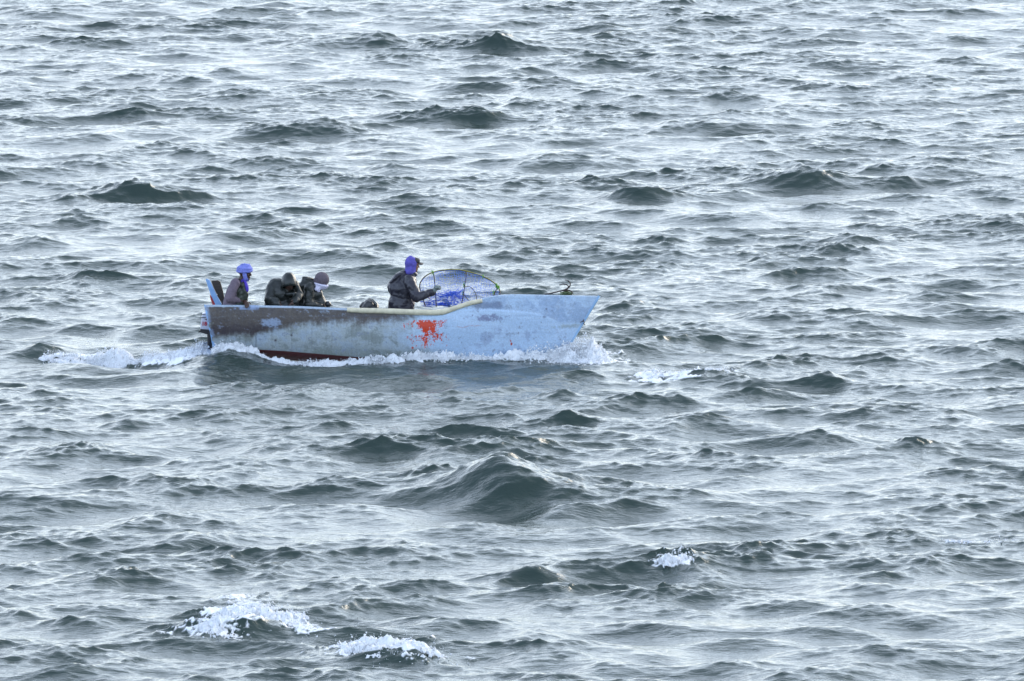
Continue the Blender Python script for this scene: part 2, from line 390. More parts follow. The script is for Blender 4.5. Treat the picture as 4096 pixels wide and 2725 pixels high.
def sea_zv(x, y):
    i = np.clip(np.searchsorted(xs, x)-1, 0, nx-2); j = np.clip(np.searchsorted(ys, y)-1, 0, ny-2)
    fx = np.clip((x-xs[i])/(xs[i+1]-xs[i]), 0, 1); fy = np.clip((y-ys[j])/(ys[j+1]-ys[j]), 0, 1)
    return (Z[i, j]*(1-fx)+Z[i+1, j]*fx)*(1-fy)+(Z[i, j+1]*(1-fx)+Z[i+1, j+1]*fx)*fy
def torn_sheet(x0, x1, y0, y1, hf, cut=.014, dx=.011, dy=.017, seed=0, tear=.006):
    gx, gy = np.meshgrid(np.arange(x0, x1, dx), np.arange(y0, y1, dy), indexing='ij')
    H = hf(gx, gy); a = samp(NT2, 2.7, gx+seed, gy*1.4); b = samp(NT, .83, gx+seed, gy); c = samp(NT, 4.1, gx, gy+seed)
    H = H*np.clip(1+.40*a+.20*b, .05, 2.4)-np.maximum(0, .012*c)-tear*np.maximum(0, .5*samp(NT, 1.5, gx*.6+seed, gy*1.2)+.25+.5*b)
    z = sea_zv(gx, gy)+H; keep = H > cut
    gx = gx+.012*b; V = np.stack([gx, gy, np.where(keep, z, z-.02)], -1).reshape(-1, 3)
    m_, n_ = gx.shape; ix = np.arange(m_*n_).reshape(m_, n_)
    k4 = keep[:-1, :-1] | keep[1:, :-1] | keep[1:, 1:] | keep[:-1, 1:]
    q = np.stack([ix[:-1, :-1], ix[1:, :-1], ix[1:, 1:], ix[:-1, 1:]], -1)[k4]
    used, inv = np.unique(q, return_inverse=True); q = inv.reshape(-1, 4)
    return V[used], np.concatenate([q[:, [0, 1, 2]], q[:, [0, 2, 3]]])
def spray(name, P, Rr, label, cat, seed=1, sheet=None, thin=.30):
    kp_ = np.random.default_rng(seed+90).random(len(P)) < thin
    P = np.array(P)[kp_]; Rr = np.array(Rr)[kp_]
    P = np.array(P, np.float32); Rr = np.array(Rr, np.float32)*.5; r = np.random.default_rng(seed)
    P2_ = P[::3].copy(); P2_[:, 2] -= .014; P = np.concatenate([P, P2_, P+r.normal(0, .016, P.shape).astype(np.float32)]); Rr = np.concatenate([Rr, np.where(Rr[::3] > .0035, Rr[::3]*2.3, Rr[::3]), Rr*.8]).astype(np.float32); n = len(P); nv = len(ICV)
    jit = 1+.35*r.uniform(-1, 1, size=(n, nv, 1)); str_ = 1+.5*r.uniform(-.6, 1, size=(n, 1, 3))
    V = (P[:, None, :]+ICV[None]*Rr[:, None, None]*jit*str_).reshape(-1, 3)
    F = (ICF[None]+(np.arange(n)*nv)[:, None, None]).reshape(-1, 3)
    if sheet is not None: F = np.concatenate([F, sheet[1]+len(V)]); V = np.concatenate([V, sheet[0]])
    me = bpy.data.meshes.new(name); me.vertices.add(len(V)); me.vertices.foreach_set('co', V.astype(np.float32).ravel())
    me.loops.add(F.size); me.loops.foreach_set('vertex_index', F.ravel().astype(np.int32))
    me.polygons.add(len(F)); me.polygons.foreach_set('loop_start', (np.arange(len(F))*3).astype(np.int32))
    me.polygons.foreach_set('use_smooth', np.ones(len(F), bool)); me.update(calc_edges=True)
    o = link(name, me, m_foam, smooth=False)
    return tag(o, label, cat, kind='stuff')
rg = np.random.default_rng(21)
# foam curling along the hull
def hb_(x): p_ = x*PPM+2048; return np.where(p_ < 1900, np.interp(p_, BX, BB)*.93, np.interp(p_, [1900, 2000, 2100, 2200, 2290], [.63, .52, .36, .15, .02]))
P = []; Q = []
for i in range(17000):
    px = rg.uniform(850, 2290); b = float(np.interp(px, [850, 1900, 2000, 2100, 2200, 2290], [.57, .63, .52, .36, .15, .02]))
    if px < 1900: b = halfb(px)*.93
    thick = float(np.interp(px, [850, 930, 1050, 1100, 1200, 1500, 1750, 2000, 2200, 2290], [.11, .10, .05, .05, .06, .08, .11, .08, .14, .2]))
    thick *= max(.45, 1+.35*float(samp(NT2, 9., np.array(px/100.), np.array(1.))))
    d = abs(rg.normal(0, .6))*thick*1.6; x = (px-2048)/PPM; y = -(b+d*.9+.0)
    z = float(sea_z(x, y))+rg.uniform(0, 1)**1.6*thick*max(.1, 1-d/(thick*3))
    if 1040 < px < 1120 and rg.random() < .7: continue
    P.append((x, y, z)); Q.append(rg.uniform(.004, .015))
for i in range(500):                     # drops thrown off the hull foam
    px = rg.choice([1560, 1640, 1720, 1480, 2050, 900, 1000])+rg.normal(0, 35); x = (px-2048)/PPM; y = -halfb(px)-.05-abs(rg.normal(0, .05))
    P.append((x, y, float(sea_z(x, y))+abs(rg.normal(0, .09)))); Q.append(rg.uniform(.003, .008))
spray('hull_foam', P, Q, 'line of white foam curling along the blue hull of the boat', 'foam', 2, torn_sheet((850-2048)/PPM, (2290-2048)/PPM, -1.3, 0, lambda x, y: np.interp(x*PPM+2048, [850, 930, 1050, 1075, 1105, 1200, 1400, 1500, 1750, 2000, 2200, 2290], [.09, .10, .04, .02, .05, .055, .07, .085, .09, .07, .09, .06])
    *np.exp(-(np.maximum(-y-hb_(x), 0)/(.13+.06*samp(NT2, 5., x, x*0)))**2)*(-y-hb_(x) > -.05)))
# bow splash
P = []; Q = []
for i in range(26000):
    u = rg.random(); px = 2190+u*240
    top = float(np.interp(px, [2190, 2240, 2290, 2330, 2370, 2400, 2430], [.06, .09, .20, .31, .31, .20, .07]))
    y = rg.normal(-.12, .24) if px > 2285 else -(float(np.interp(px, [2190, 2285], [.22, .05]))+abs(rg.normal(0, .2)))
    h = top*np.exp(-((y+.1)/.42)**2)
    x = (px-2048)/PPM+rg.normal(0, .03); z = float(sea_z(x, y))+h*rg.random()**1.3*(1+.25*float(samp(NT, 1.3, np.array(x), np.array(y*2))))
    P.append((x, y, z)); Q.append(rg.uniform(.004, .014))
for i in range(2200):
    x = (2350+rg.normal(0, 48)-2048)/PPM; y = rg.normal(-.1, .35)
    P.append((x, y, abs(rg.normal(.1, .17))+.05)); Q.append(rg.uniform(.002, .0055))
spray('bow_splash', P, Q, 'white splash of spray thrown up under the pointed bow', 'splash', 3, torn_sheet((2185-2048)/PPM, (2440-2048)/PPM, -.8, .7, lambda x, y: np.interp(x*PPM+2048, [2185, 2240, 2290, 2330, 2370, 2400, 2435], [.03, .07, .16, .26, .26, .16, .02])*np.exp(-((y+.1)/.33)**2), seed=3))
# wake
P = []; Q = []
for i in range(18000):
    px = 170+rg.random()**.75*665; x = (px-2048)/PPM
    wy_ = float(np.interp(x, [g1.x, -6.5, -5.9, g2.x], [0.2, .1, -.1, .0])); hh = float(np.interp(px, [250, 400, 470, 560, 640, 700, 830], [.02, .07, .11, .05, .06, .07, .07]))
    hh *= max(.3, 1+.4*float(samp(NT2, 2.6, np.array(x), np.array(.3))))
    y = wy_+rg.normal(0, .15); z = float(sea_z(x, y))+rg.random()**1.8*hh*1.3*math.exp(-((y-wy_)/.35)**2)
    P.append((x, y, z)); Q.append(rg.uniform(.004, .014))
for i in range(260):
    px = rg.choice([400, 490, 545, 340])+rg.normal(0, 28); x = (px-2048)/PPM; P.append((x, .1+rg.normal(0, .2), .16+abs(rg.normal(0, .13)))); Q.append(rg.uniform(.003, .009))
spray('wake_foam', P, Q, 'strip of churned white wake foam trailing behind the outboard motor', 'foam', 4, torn_sheet((150-2048)/PPM, (850-2048)/PPM, -.7, .7, lambda x, y: np.interp(x*PPM+2048, [150, 250, 400, 470, 560, 640, 700, 830, 850], [.01, .025, .065, .10, .05, .06, .075, .075, .03])*np.exp(-((y-np.interp(x, [g1.x, -6.5, -5.9, g2.x], [0.2, .1, -.1, .0]))/.27)**2), seed=5))
def cap(name, spots, n, label, seed, hgt=.06):
    P = []; Q = []; r = np.random.default_rng(seed)
    for i in range(n):
        px, py, rx, ry, k = spots[int(r.integers(len(spots)))]
        g = G(px, py, .15); x = g.x+r.normal(0, rx*.5); y = g.y+r.normal(0, ry*1.3)
        f = 1+.8*float(samp(NT, 1.7, np.array(x), np.array(y)))
        if f < .6: continue
        P.append((x, y, float(sea_z(x, y))+r.random()**2*hgt*k*f)); Q.append(r.uniform(.003, .012))
    for i in range(n//25):
        px, py, rx, ry, k = spots[int(r.integers(len(spots)))]
        g = G(px, py, .15); x = g.x+r.normal(0, rx*.6); y = g.y+r.normal(0, ry*.4)
        P.append((x, y, float(sea_z(x, y))+abs(r.normal(0, .1))*k)); Q.append(r.uniform(.003, .006))
    gs = [(G(a_, b_, .15), c_, d_, e_) for a_, b_, c_, d_, e_ in spots]
    def hf(x, y):
        o = 0
        for g, rx, ry, k in gs: o = np.maximum(o, np.exp(-((x-g.x)/(rx*.8))**2-((y-g.y)/(ry*1.6))**2)*k)
        return o*hgt*1.0
    spray(name, P, Q, label, 'whitecap', seed, torn_sheet(min(g.x-rx*2 for g, rx, ry, k in gs), max(g.x+rx*2 for g, rx, ry, k in gs), min(g.y-ry*3 for g, rx, ry, k in gs), max(g.y+ry*3 for g, rx, ry, k in gs), hf, cut=.010, dy=.025, seed=seed, tear=.055), thin=.16)
cap('breaking_crest', [(860, 2500, .3, .24, .9), (905, 2475, .3, .3, 1.2), (960, 2445, .3, .28, 1.3), (1040, 2425, .3, .24, 1.3), (1130, 2435, .3, .2, 1.1), (1220, 2478, .25, .2, .9)], 13000, 'frothy white crest breaking in an arch in the lower left foreground', 31, .05)
cap('breaking_crest', [(1400, 2535, .25, .3, 1.2), (1470, 2560, .35, .4, 1.2), (1560, 2580, .4, .4, 1.2), (1680, 2585, .35, .25, 1)], 10000, 'low tumbling patch of white foam right of the arched breaking crest', 32, .05)
cap('breaking_crest', [(2620, 1462, .2, .25, 1), (2720, 1460, .35, .2, .8), (2860, 1462, .3, .15, .6)], 4500, 'flat patch of white foam on the water to the right of the bow', 33, .035)
cap('breaking_crest', [(2680, 2238, .22, .08, .9), (2735, 2232, .16, .07, .8)], 2500, 'small white curl of foam on a steep dark wavelet in the foreground', 34, .05)
cap('breaking_crest', [(3820, 2122, .4, .15, .8), (4000, 2125, .3, .15, .8)], 250, 'thin streak of white foam at the right edge of the photo', 35, .03)
#BOATPART
# ------------------------------------------------------------------ materials
m_blue = mat('blue_paint', (.24, .42, .70), .5, bump=.15, bscale=30, var=.12, vscale=12)
m_rail = mat('yellowed_foam_rail', (.66, .60, .43), .6, bump=.35, bscale=25, var=.16, vscale=14)
m_wood = mat('dark_wood', (.05, .038, .03), .7, bump=.4, bscale=18, var=.35, vscale=10, stretch=(1, 1, 6))
m_batten = mat('pale_batten', (.5, .42, .33), .6)
m_inner = mat('grey_interior', (.16, .2, .24), .7, bump=.3, bscale=20, var=.3, vscale=6)
m_red = mat('red_paint', (.36, .03, .03), .5, var=.2, vscale=20)
m_navy = mat('navy_oilskin', (.024, .023, .034), .34, bump=.5, bscale=16, var=.25, vscale=9)
m_green = mat('dark_green_oilskin', (.016, .020, .018), .36, bump=.5, bscale=16, var=.25, vscale=9)
m_black = mat('black_plastic', (.018, .02, .022), .3, bump=.4, bscale=18)
m_skin = mat('brown_skin', (.055, .026, .018), .5, sss=.1)
m_skin2 = mat('light_brown_skin', (.26, .12, .07), .5, sss=.1)
m_mauve = mat('mauve_knit', (.15, .115, .145), .85, bump=.4, bscale=60, var=.12, vscale=30)
m_vest = mat('olive_vest', (.035, .042, .03), .45, bump=.4, bscale=20, var=.3, vscale=12)
m_turb = mat('periwinkle_cloth', (.19, .22, .60), .8, bump=.6, bscale=28, var=.18, vscale=22)
m_violet = mat('violet_cloth', (.07, .04, .40), .8, bump=.5, bscale=25, var=.2, vscale=15)
m_hood = mat('purple_blue_cloth', (.10, .085, .38), .85, bump=.5, bscale=24, var=.2, vscale=15)
m_beanie = mat('grey_mauve_knit', (.13, .105, .125), .9, bump=.6, bscale=70, var=.2, vscale=40)
m_scarf = mat('pale_lilac_cloth', (.62, .60, .74), .8, bump=.6, bscale=30)
m_glove = mat('grey_green_glove', (.17, .2, .19), .6, bump=.3, bscale=40)
m_cap = mat('dark_cap_cloth', (.05, .045, .045), .8)
m_trous = mat('dark_waterproof_trousers', (.03, .034, .035), .4, bump=.4, bscale=18)
m_boot = mat('black_rubber', (.015, .015, .016), .4)
m_white = mat('white_engine_shell', (.55, .54, .60), .35, var=.06, vscale=15)
m_dark = mat('black_engine_metal', (.012, .01, .012), .4)
m_decal = mat('red_decal', (.45, .01, .03), .4)
m_iron = mat('rusty_iron', (.035, .018, .014), .6, bump=.3, bscale=60, var=.4, vscale=40)
m_cane = mat('dark_hoop_rod', (.075, .045, .018), .5, var=.4, vscale=12)
m_net = mat('blue_net_twine', (.10, .26, .86), .6)
m_netd = mat('deep_blue_net', (.03, .11, .72), .7, bump=.6, bscale=40, var=.3, vscale=20)
m_lime = mat('green_cord', (.16, .42, .05), .6)
m_fish = mat('silver_grey_fish', (.22, .27, .30), .35, var=.3, vscale=20)
m_eye = mat('dark_eye', (.01, .008, .008), .2)

# ------------------------------------------------------------------ hull
NU, NV = 520, 78
def grid_mesh(P, closed_v=False):
    nu, nv = P.shape[:2]; idx = np.arange(nu*nv).reshape(nu, nv)
    return idx
boat = empty('fishing_boat', BO, (-HEEL, 0, 0))
tag(boat, 'weathered pale blue open wooden fishing boat carrying four men across the choppy sea', 'boat')
gpx = np.linspace(816, 2396, NU)
gl = np.zeros((NU, 3)); cl = np.zeros((NU, 3)); bb = np.array([halfb(p) for p in gpx])
u = np.linspace(0, 1, NU)
cpx = 852+(2252-852)*u
def near_pt(px, py, yl): return np.array(hull_local(px, py, yl))
for i in range(0, NU):
    gl[i] = near_pt(gpx[i], float(np.interp(gpx[i], GX, GY)), -bb[i])
    cl[i] = near_pt(cpx[i], float(np.interp(cpx[i], CX, CY)), -bb[i]*.80)
# smooth the sheer
ker = np.ones(13)/13
for a_ in (gl,):
    zz = np.pad(a_[:, 2], 6, mode='edge'); a_[:, 2] = np.convolve(zz, ker, 'valid')
v = np.linspace(0, 1, NV)
def side_pts(sgn, vv):
    P = np.zeros((NU, len(vv), 3))
    for j, t_ in enumerate(vv):
        P[:, j, 0] = gl[:, 0]*(1-t_)+cl[:, 0]*t_
        P[:, j, 2] = gl[:, 2]*(1-t_)+cl[:, 2]*t_
        f = 1-.05*t_-.18*t_**3
        P[:, j, 1] = sgn*(bb*f+np.minimum(bb*.25, .03)*math.sin(math.pi*min(1, t_*1.1)))
    return P
near_s = side_pts(-1, v)
# measured px / py of each near-side vertex, used for the raised lower strake and for the wear of the paint
PXn = np.zeros((NU, NV)); PYn = np.zeros((NU, NV))
gy_ = np.interp(gpx, GX, GY); cy_ = np.interp(cpx, CX, CY)
for j, t_ in enumerate(v):
    PXn[:, j] = gpx*(1-t_)+cpx*t_; PYn[:, j] = gy_*(1-t_)+cy_*t_
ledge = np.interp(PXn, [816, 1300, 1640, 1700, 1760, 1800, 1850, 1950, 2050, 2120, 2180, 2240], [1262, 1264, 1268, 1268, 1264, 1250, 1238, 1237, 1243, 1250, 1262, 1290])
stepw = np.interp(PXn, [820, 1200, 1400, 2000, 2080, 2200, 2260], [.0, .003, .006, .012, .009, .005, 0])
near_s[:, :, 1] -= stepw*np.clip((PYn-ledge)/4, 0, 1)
fb_ = lambda sx, sy, ox=0, T=NT: samp(T, 1., PXn/sx+ox, PYn/sy+ox*.7)
near_s[:, :, 1] += .004*fb_(1500, 1200, 3, NT2)
far_v = np.linspace(0, 1, 16); far_s = side_pts(1, far_v)
def inner(sgn, vv, off=.045):
    P = side_pts(sgn, vv); P[:, :, 1] = sgn*np.maximum(np.abs(P[:, :, 1])-off, .002); return P
keel = (near_s[:, -1]+far_s[:, -1])/2; keel[:, 2] -= .13
kn = (near_s[:, -1]*.5+keel*.5); kf = (far_s[:, -1]*.5+keel*.5)
inn = inner(-1, np.linspace(.0, .93, 8)); inf = inner(1, np.linspace(0, .93, 8))
loop = np.concatenate([near_s, kn[:, None], keel[:, None], kf[:, None], far_s[:, ::-1], inf, inn[:, ::-1]], 1)
nl = loop.shape[1]
idx = np.arange(NU*nl).reshape(NU, nl); idn = np.roll(idx, -1, axis=1)
F = np.stack([idx[:-1], idx[1:], idn[1:], idn[:-1]], -1).reshape(-1, 4)
me = bpy.data.meshes.new('hull'); me.from_pydata(loop.reshape(-1, 3).tolist(), [], F.tolist()); me.update()
bm = bmesh.new(); bm.from_mesh(me); bmesh.ops.recalc_face_normals(bm, faces=bm.faces); bm.to_mesh(me); bm.free()
# paint and wear, worked out in measured hull positions
def sm(x, a, b): t = np.clip((x-a)/(b-a), 0, 1); return t*t*(3-2*t)
nA = fb_(900, 700); nB = fb_(300, 260, 2); nC = fb_(160, 420, 5); nD = fb_(90, 90, 1); nE = fb_(2200, 1500, 4, NT2)
C = np.zeros((NU, NV, 3))
C[:] = (.45, .59, .76)
def mixc(mask, col): C[:] = C*(1-mask[..., None])+np.array(col)*mask[..., None]
nL = fb_(3200, 900, 6, NT2); nV = fb_(80, 1600, 14); nH = fb_(2600, 70, 15); wob = PYn+4*nA+2.5*nB+7*nL+2.2*nV; wox = PXn+25*nA+10*nB+40*nL
mixc(.35*sm(nE, -.2, 1.2), (.50, .64, .82))
mixc(.45*sm(-nE, 0, 1.4), (.36, .50, .68))
# grey-green middle
g_ = (1-sm(wox, 1480, 1800)); mixc(.85*g_, (.35, .385, .375))
mixc(.5*g_*sm(nA, .2, 1.3), (.36, .45, .55)); mixc(.5*g_*sm(-nA, .1, 1.3), (.15, .18, .155))
mixc(.5*sm(wob, 1375, 1425)*(1-sm(wox, 1500, 1900)), (.12, .15, .12))
# dark worn brown at the stern and along the top
low = np.interp(PXn, [816, 900, 1050, 1090, 1200, 1330, 1450, 1560, 1650, 1760], [1350, 1350, 1340, 1330, 1296, 1300, 1290, 1282, 1270, 1256])
d_ = (1-sm(wob, low-22, low+24))*(1-sm(wox, 1540, 1790))*sm(PXn+6*nB, 820, 842)
mixc(.97*d_, (.058, .042, .033)); mixc(.5*d_*sm(nB, 0, 1.4), (.10, .076, .048)); mixc(.45*d_*sm(-nC, .1, 1.3), (.040, .034, .042))
d2 = (1-sm(wob, 1330, 1350))*sm(wob, 1270, 1300)*(1-sm(wox, 1000, 1100)); mixc(.4*d2, (.045, .038, .058))
# bare light flecks, long scratches
kd = 1-.85*d_
mixc(.6*sm(nD+.6*nA, 1.5, 2.1)*g_*kd, (.34, .42, .52)); mixc(.2*kd*sm(nC, 1.5, 2.2), (.33, .42, .52))
lk = np.exp(-((PXn-1085)/45)**2-((PYn-1292)/22)**2); mixc(.8*sm(lk+.25*nB, .35, .8), (.28, .36, .50))
mixc(.6*sm(nB+.2*nD, .8, 1.4)*sm(PYn, 1238, 1244)*(1-sm(PYn, 1262, 1270))*sm(PXn, 1180, 1230)*(1-sm(PXn, 1400, 1560)), (.22, .28, .36))
mixc(.2*kd*sm(nV, .9, 2)*g_, (.48, .54, .56)); mixc(.2*sm(-nV, 1, 2)*g_, (.12, .12, .11)); mixc(.28*sm(nH, .8, 1.9)*(1-g_), (.30, .38, .50)); mixc(.22*sm(-nH, .9, 1.9)*(1-g_), (.62, .72, .82))
# bow strake stains
st = np.exp(-((PXn-1960)/85)**2-((PYn-1222)/22)**2); mixc(.8*sm(st+.22*nB, .3, .9), (.14, .17, .24))
st = np.exp(-((PXn-1950)/75)**2-((PYn-1272)/15)**2); mixc(.75*sm(st+.25*nB, .35, .9), (.13, .13, .24))
up = (1-sm(PYn-ledge, -3, 1))*sm(PXn, 1860, 1920); mixc(.42*up*sm(nA+.3, -.6, 1.2), (.17, .25, .42)); mixc(.3*up*sm(nC, .3, 1.4), (.30, .36, .46))
mixc(.5*np.exp(-((PYn-ledge-4)/3.2)**2)*sm(PXn, 1780, 1860)*(1-sm(PXn, 2150, 2220)), (.42, .58, .78))
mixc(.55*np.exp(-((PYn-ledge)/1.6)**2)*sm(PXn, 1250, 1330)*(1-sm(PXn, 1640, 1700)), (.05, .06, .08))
st = np.exp(-((PXn-2270)/70)**2-((PYn-1306+.06*(PXn-2270))/9)**2); mixc(.5*sm(st+.2*nB, .3, .9), (.25, .27, .22))
st = np.exp(-((PXn-2178)/9)**2-((PYn-1268)/7)**2); mixc(.7*sm(st, .3, .8), (.12, .15, .24))
mixc(.45*sm(nA+.4*nC, .7, 1.6)*sm(PXn, 1800, 1950)*sm(PYn, 1290, 1330), (.22, .27, .42))
# pale top edge
te = (1-sm(PYn-np.interp(PXn, GX, GY), 6, 11))*(1-sm(PXn, 1380, 1420)); mixc(.85*sm(te+.15*nB, .3, .7), (.48, .58, .70))
te = (1-sm(PYn-np.interp(PXn, GX, GY), 2, 5))*sm(PXn, 1900, 1960); mixc(.7*te, (.62, .70, .78))
pt = sm(PXn, 930, 945)*(1-sm(PXn, 1030, 1040))*(1-sm(PYn, 1236, 1242)); mixc(.75*pt*sm(nB, -1.2, .2), (.28, .38, .60))
# stern corner edge
mixc(.6*(1-sm(PXn-np.interp(PYn, [1220, 1392], [816, 852]), 8, 22))*sm(nB+.8, 0, 1), (.25, .33, .50))
# red patch with runs
def box_(x0, x1, y0, y1, s=4): return sm(PXn, x0-s, x0+s)*(1-sm(PXn, x1-s, x1+s))*sm(PYn, y0-1.5, y0+1.5)*(1-sm(PYn, y1-s*1.5, y1+s*1.5))
nR = fb_(120, 260, 8); nS = fb_(60, 130, 9)
rd = np.zeros_like(PXn); PXs, PYs = PXn, PYn; PXn = PXs+5*fb_(70, 200, 11)+3*fb_(40, 60, 12); PYn = PYs+7*fb_(60, 300, 13)
for (x0, x1, y0, y1, k) in [(1670, 1746, 1280, 1310, 1.1), (1686, 1746, 1300, 1330, .95), (1698, 1718, 1310, 1354, 1.1), (1722, 1746, 1318, 1345, .75), (1680, 1712, 1345, 1364, .95), (1694, 1708, 1358, 1378, .8),
                            (1660, 1672, 1282, 1312, .55), (1632, 1646, 1286, 1304, .42), (1746, 1784, 1282, 1300, .42), (1758, 1772, 1284, 1312, .7), (1740, 1770, 1330, 1360, .5), (1680, 1730, 1368, 1388, .42),
                            (1600, 1650, 1300, 1320, .3), (1630, 1800, 1282, 1384, .22)]:
    rd = np.maximum(rd, k*box_(x0, x1, y0, y1))
PXn, PYn = PXs, PYs
red = sm(rd+.17*nR+.10*nS-.10*np.maximum(nV, 0)-.5, -.04, .06)*(rd > .12)*sm(PYn, 1279, 1282)
mixc(red, (.58, .045, .006))
for (x, y, rx, ry) in [(2046, 1376, 3.5, 5), (2043, 1364, 2.4, 3), (1650, 1392, 4, 4)]:
    mixc(sm(1.4-np.hypot((PXn-x)/rx, (PYn-y)/ry), 0, .5), (.5, .06, .02))
for (x, y, r_) in [(1166, 1342, 3.5), (1102, 1362, 4), (2165, 1290, 2), (2185, 1236, 3)]:
    mixc(.85*sm(1.4-np.hypot((PXn-x)/r_, (PYn-y)/r_), 0, .6), (.06, .04, .06))
crk = np.interp(PXn, [1830, 1850, 1880, 1895, 1935], [1307, 1312, 1303, 1304, 1303]); mixc(.6*np.exp(-((PYn-crk)/1.3)**2)*sm(PXn, 1825, 1832)*(1-sm(PXn, 1900, 1940)), (.45, .14, .12))
mixc(.7*np.exp(-((PXn-1024)/1.6)**2)*sm(PYn, 1330, 1345), (.03, .04, .05))
# red bottom paint below the chine line near the waterline
C = np.clip(C, .01, .9)
COL = np.zeros((NU, nl, 4), np.float32); COL[..., 3] = 1
COL[:, :NV, :3] = C
COL[:, NV:NV+3, :3] = (.10, .013, .012)
COL[:, NV-1, :3] = (.10, .015, .015)
o1 = NV+3; COL[:, o1:o1+16, :3] = C[:, np.round(np.linspace(NV-1, 0, 16)).astype(int)]
COL[:, o1+16:, :3] = (.13, .17, .21)
COL[:, o1+15:o1+17, :3] = (.30, .42, .60); COL[:, -1, :3] = (.30, .42, .60); COL[:, 0, :3] = np.clip(C[:, 0]*1.0, 0, 1)
ca = me.color_attributes.new('paint', 'FLOAT_COLOR', 'POINT'); ca.data.foreach_set('color', COL.ravel())
m_hull = mat('weathered_hull_paint', (.2, .4, .7), .42, bump=.25, bscale=25)
t = m_hull.node_tree; pp = t.nodes['Principled BSDF']
an = t.nodes.new('ShaderNodeAttribute'); an.attribute_name = 'paint'
tc_ = t.nodes.new('ShaderNodeTexCoord')
n_ = t.nodes.new('ShaderNodeTexNoise'); n_.inputs['Scale'].default_value = 45; n_.inputs['Detail'].default_value = 5; t.links.new(tc_.outputs['Object'], n_.inputs['Vector'])
r_ = t.nodes.new('ShaderNodeMapRange'); r_.inputs[1].default_value = .3; r_.inputs[2].default_value = .7; r_.inputs[3].default_value = .86; r_.inputs[4].default_value = 1.12
t.links.new(n_.outputs[0], r_.inputs[0])
x_ = t.nodes.new('ShaderNodeMix'); x_.data_type = 'RGBA'; x_.blend_type = 'MULTIPLY'; x_.inputs[0].default_value = 1
t.links.new(an.outputs['Color'], x_.inputs[6]); t.links.new(r_.outputs[0], x_.inputs[7]); t.links.new(x_.outputs[2], pp.inputs['Base Color'])
hull = bpy.data.objects.new('hull', me); sc.collection.objects.link(hull); me.materials.append(m_hull)
me.polygons.foreach_set('use_smooth', [True]*len(me.polygons)); hull.parent = boat
def part_local(mb, name, mtl, parent=boat, **k):
    mb.v = [tuple(hw(q)) for q in mb.v]; return mb.build(name, mtl, parent, **k)
# transom
i0 = 2
outl = [near_s[i0, j] for j in range(0, NV, 11)]+[kn[i0], keel[i0], kf[i0]]+[far_s[i0, j] for j in range(15, -1, -3)]
MB_t = MB(); MB_t.prism([Vector(q)+Vector((-.02, 0, -.002)) for q in outl], (.06, 0, 0)); tr = part_local(MB_t, 'transom', m_blue, smooth=False)
mbx = MB(); mbx.prism([Vector(q)+Vector((-.024, q[1]*-.0, 0)) for q in [outl[7]*np.array([1, .9, 1]), kn[i0], keel[i0], kf[i0]]], (-.006, 0, 0))
# inner floor, foredeck, thwarts, frames
def ring_at(i, f, off=.05):              # x, half width, z at station i and depth fraction f
    return (gl[i, 0]*(1-f)+cl[i, 0]*f, bb[i]*(1-.05*f-.18*f**3)-off, gl[i, 2]*(1-f)+cl[i, 2]*f)
ids = list(range(8, 440, 18))
mb = MB(); vs = []; fs = []
for k, i in enumerate(ids):
    x_0, hb, z_0 = ring_at(i, .86); z_0 = max(z_0, -.0)
    vs += [(x_0, -hb, z_0), (x_0, hb, z_0)]
    if k: fs.append((2*k-2, 2*k-1, 2*k+1, 2*k))
mb.add(vs, fs); part_local(mb, 'floor', m_inner)
ids = list(range(398, NU-4, 8))
mb = MB(); vs = []; fs = []
for k, i in enumerate(ids):
    x_0, hb, z_0 = ring_at(i, .0, .03); z_0 -= .035
    vs += [(x_0, -max(hb, .004), z_0), (x_0, max(hb, .004), z_0), (x_0, -max(hb, .004), z_0-.03), (x_0, max(hb, .004), z_0-.03)]
    if k: a, b = 4*k-4, 4*k; fs += [(a, a+1, b+1, b), (a+2, b+2, b+3, a+3), (a, b, b+2, a+2), (a+1, a+3, b+3, b+1)]
fs += [(0, 2, 3, 1)]
mb.add(vs, fs); part_local(mb, 'foredeck', m_blue, smooth=False)
for i in (30, 100, 165, 330):
    x_0, hb, z_0 = ring_at(i, .27)
    mb = MB(); mb.box((x_0, 0, z_0), (.26, 2*hb, .04)); part_local(mb, 'thwart', m_inner, smooth=False, bevel=.006)
# pale foam rail lashed over the near gunwale
rp = []
for px, py in [(1388, 1240), (1450, 1243), (1520, 1244), (1600, 1247), (1680, 1250), (1740, 1251), (1768, 1249), (1790, 1243), (1830, 1229), (1880, 1213), (1928, 1203)]:
    rp.append(hw(hull_local(px, py, -(halfb(px)+.012))))
mb = MB(); rr = [.040, .045, .047, .048, .048, .047, .049, .046, .042, .040, .037]
P2 = []; R2 = []
for a, b, r0, r1 in zip(rp[:-1], rp[1:], rr[:-1], rr[1:]):
    for k in range(6): P2.append(a.lerp(b, k/6)); R2.append(r0+(r1-r0)*k/6+random.uniform(-.002, .002))
P2.append(rp[-1]); R2.append(rr[-1]); mb.tube(P2, R2, 14); mb.build('foam_rail', m_rail, boat)
# stem cap and the ring bolt with frayed line below it
mb = MB(); mb.tube([hw((gl[-1]*(1-t_)+cl[-1]*t_)+np.array([.006, 0, 0])) for t_ in np.linspace(0, .95, 12)], .022, 8); mb.build('stem', mat('blue_stem_paint', (.25, .42, .62), .5), boat)
mb = MB(); a = W(2322, 1290, 0); mb.tube([a, W(2334, 1284, -.02), W(2336, 1277, -.02)], .008, 6); mb.tube([W(2334, 1280, -.02), W(2337, 1291, -.03), W(2335, 1297, -.04), W(2340, 1299, -.03)], .009, 6); mb.build('mooring_line', m_iron, boat)

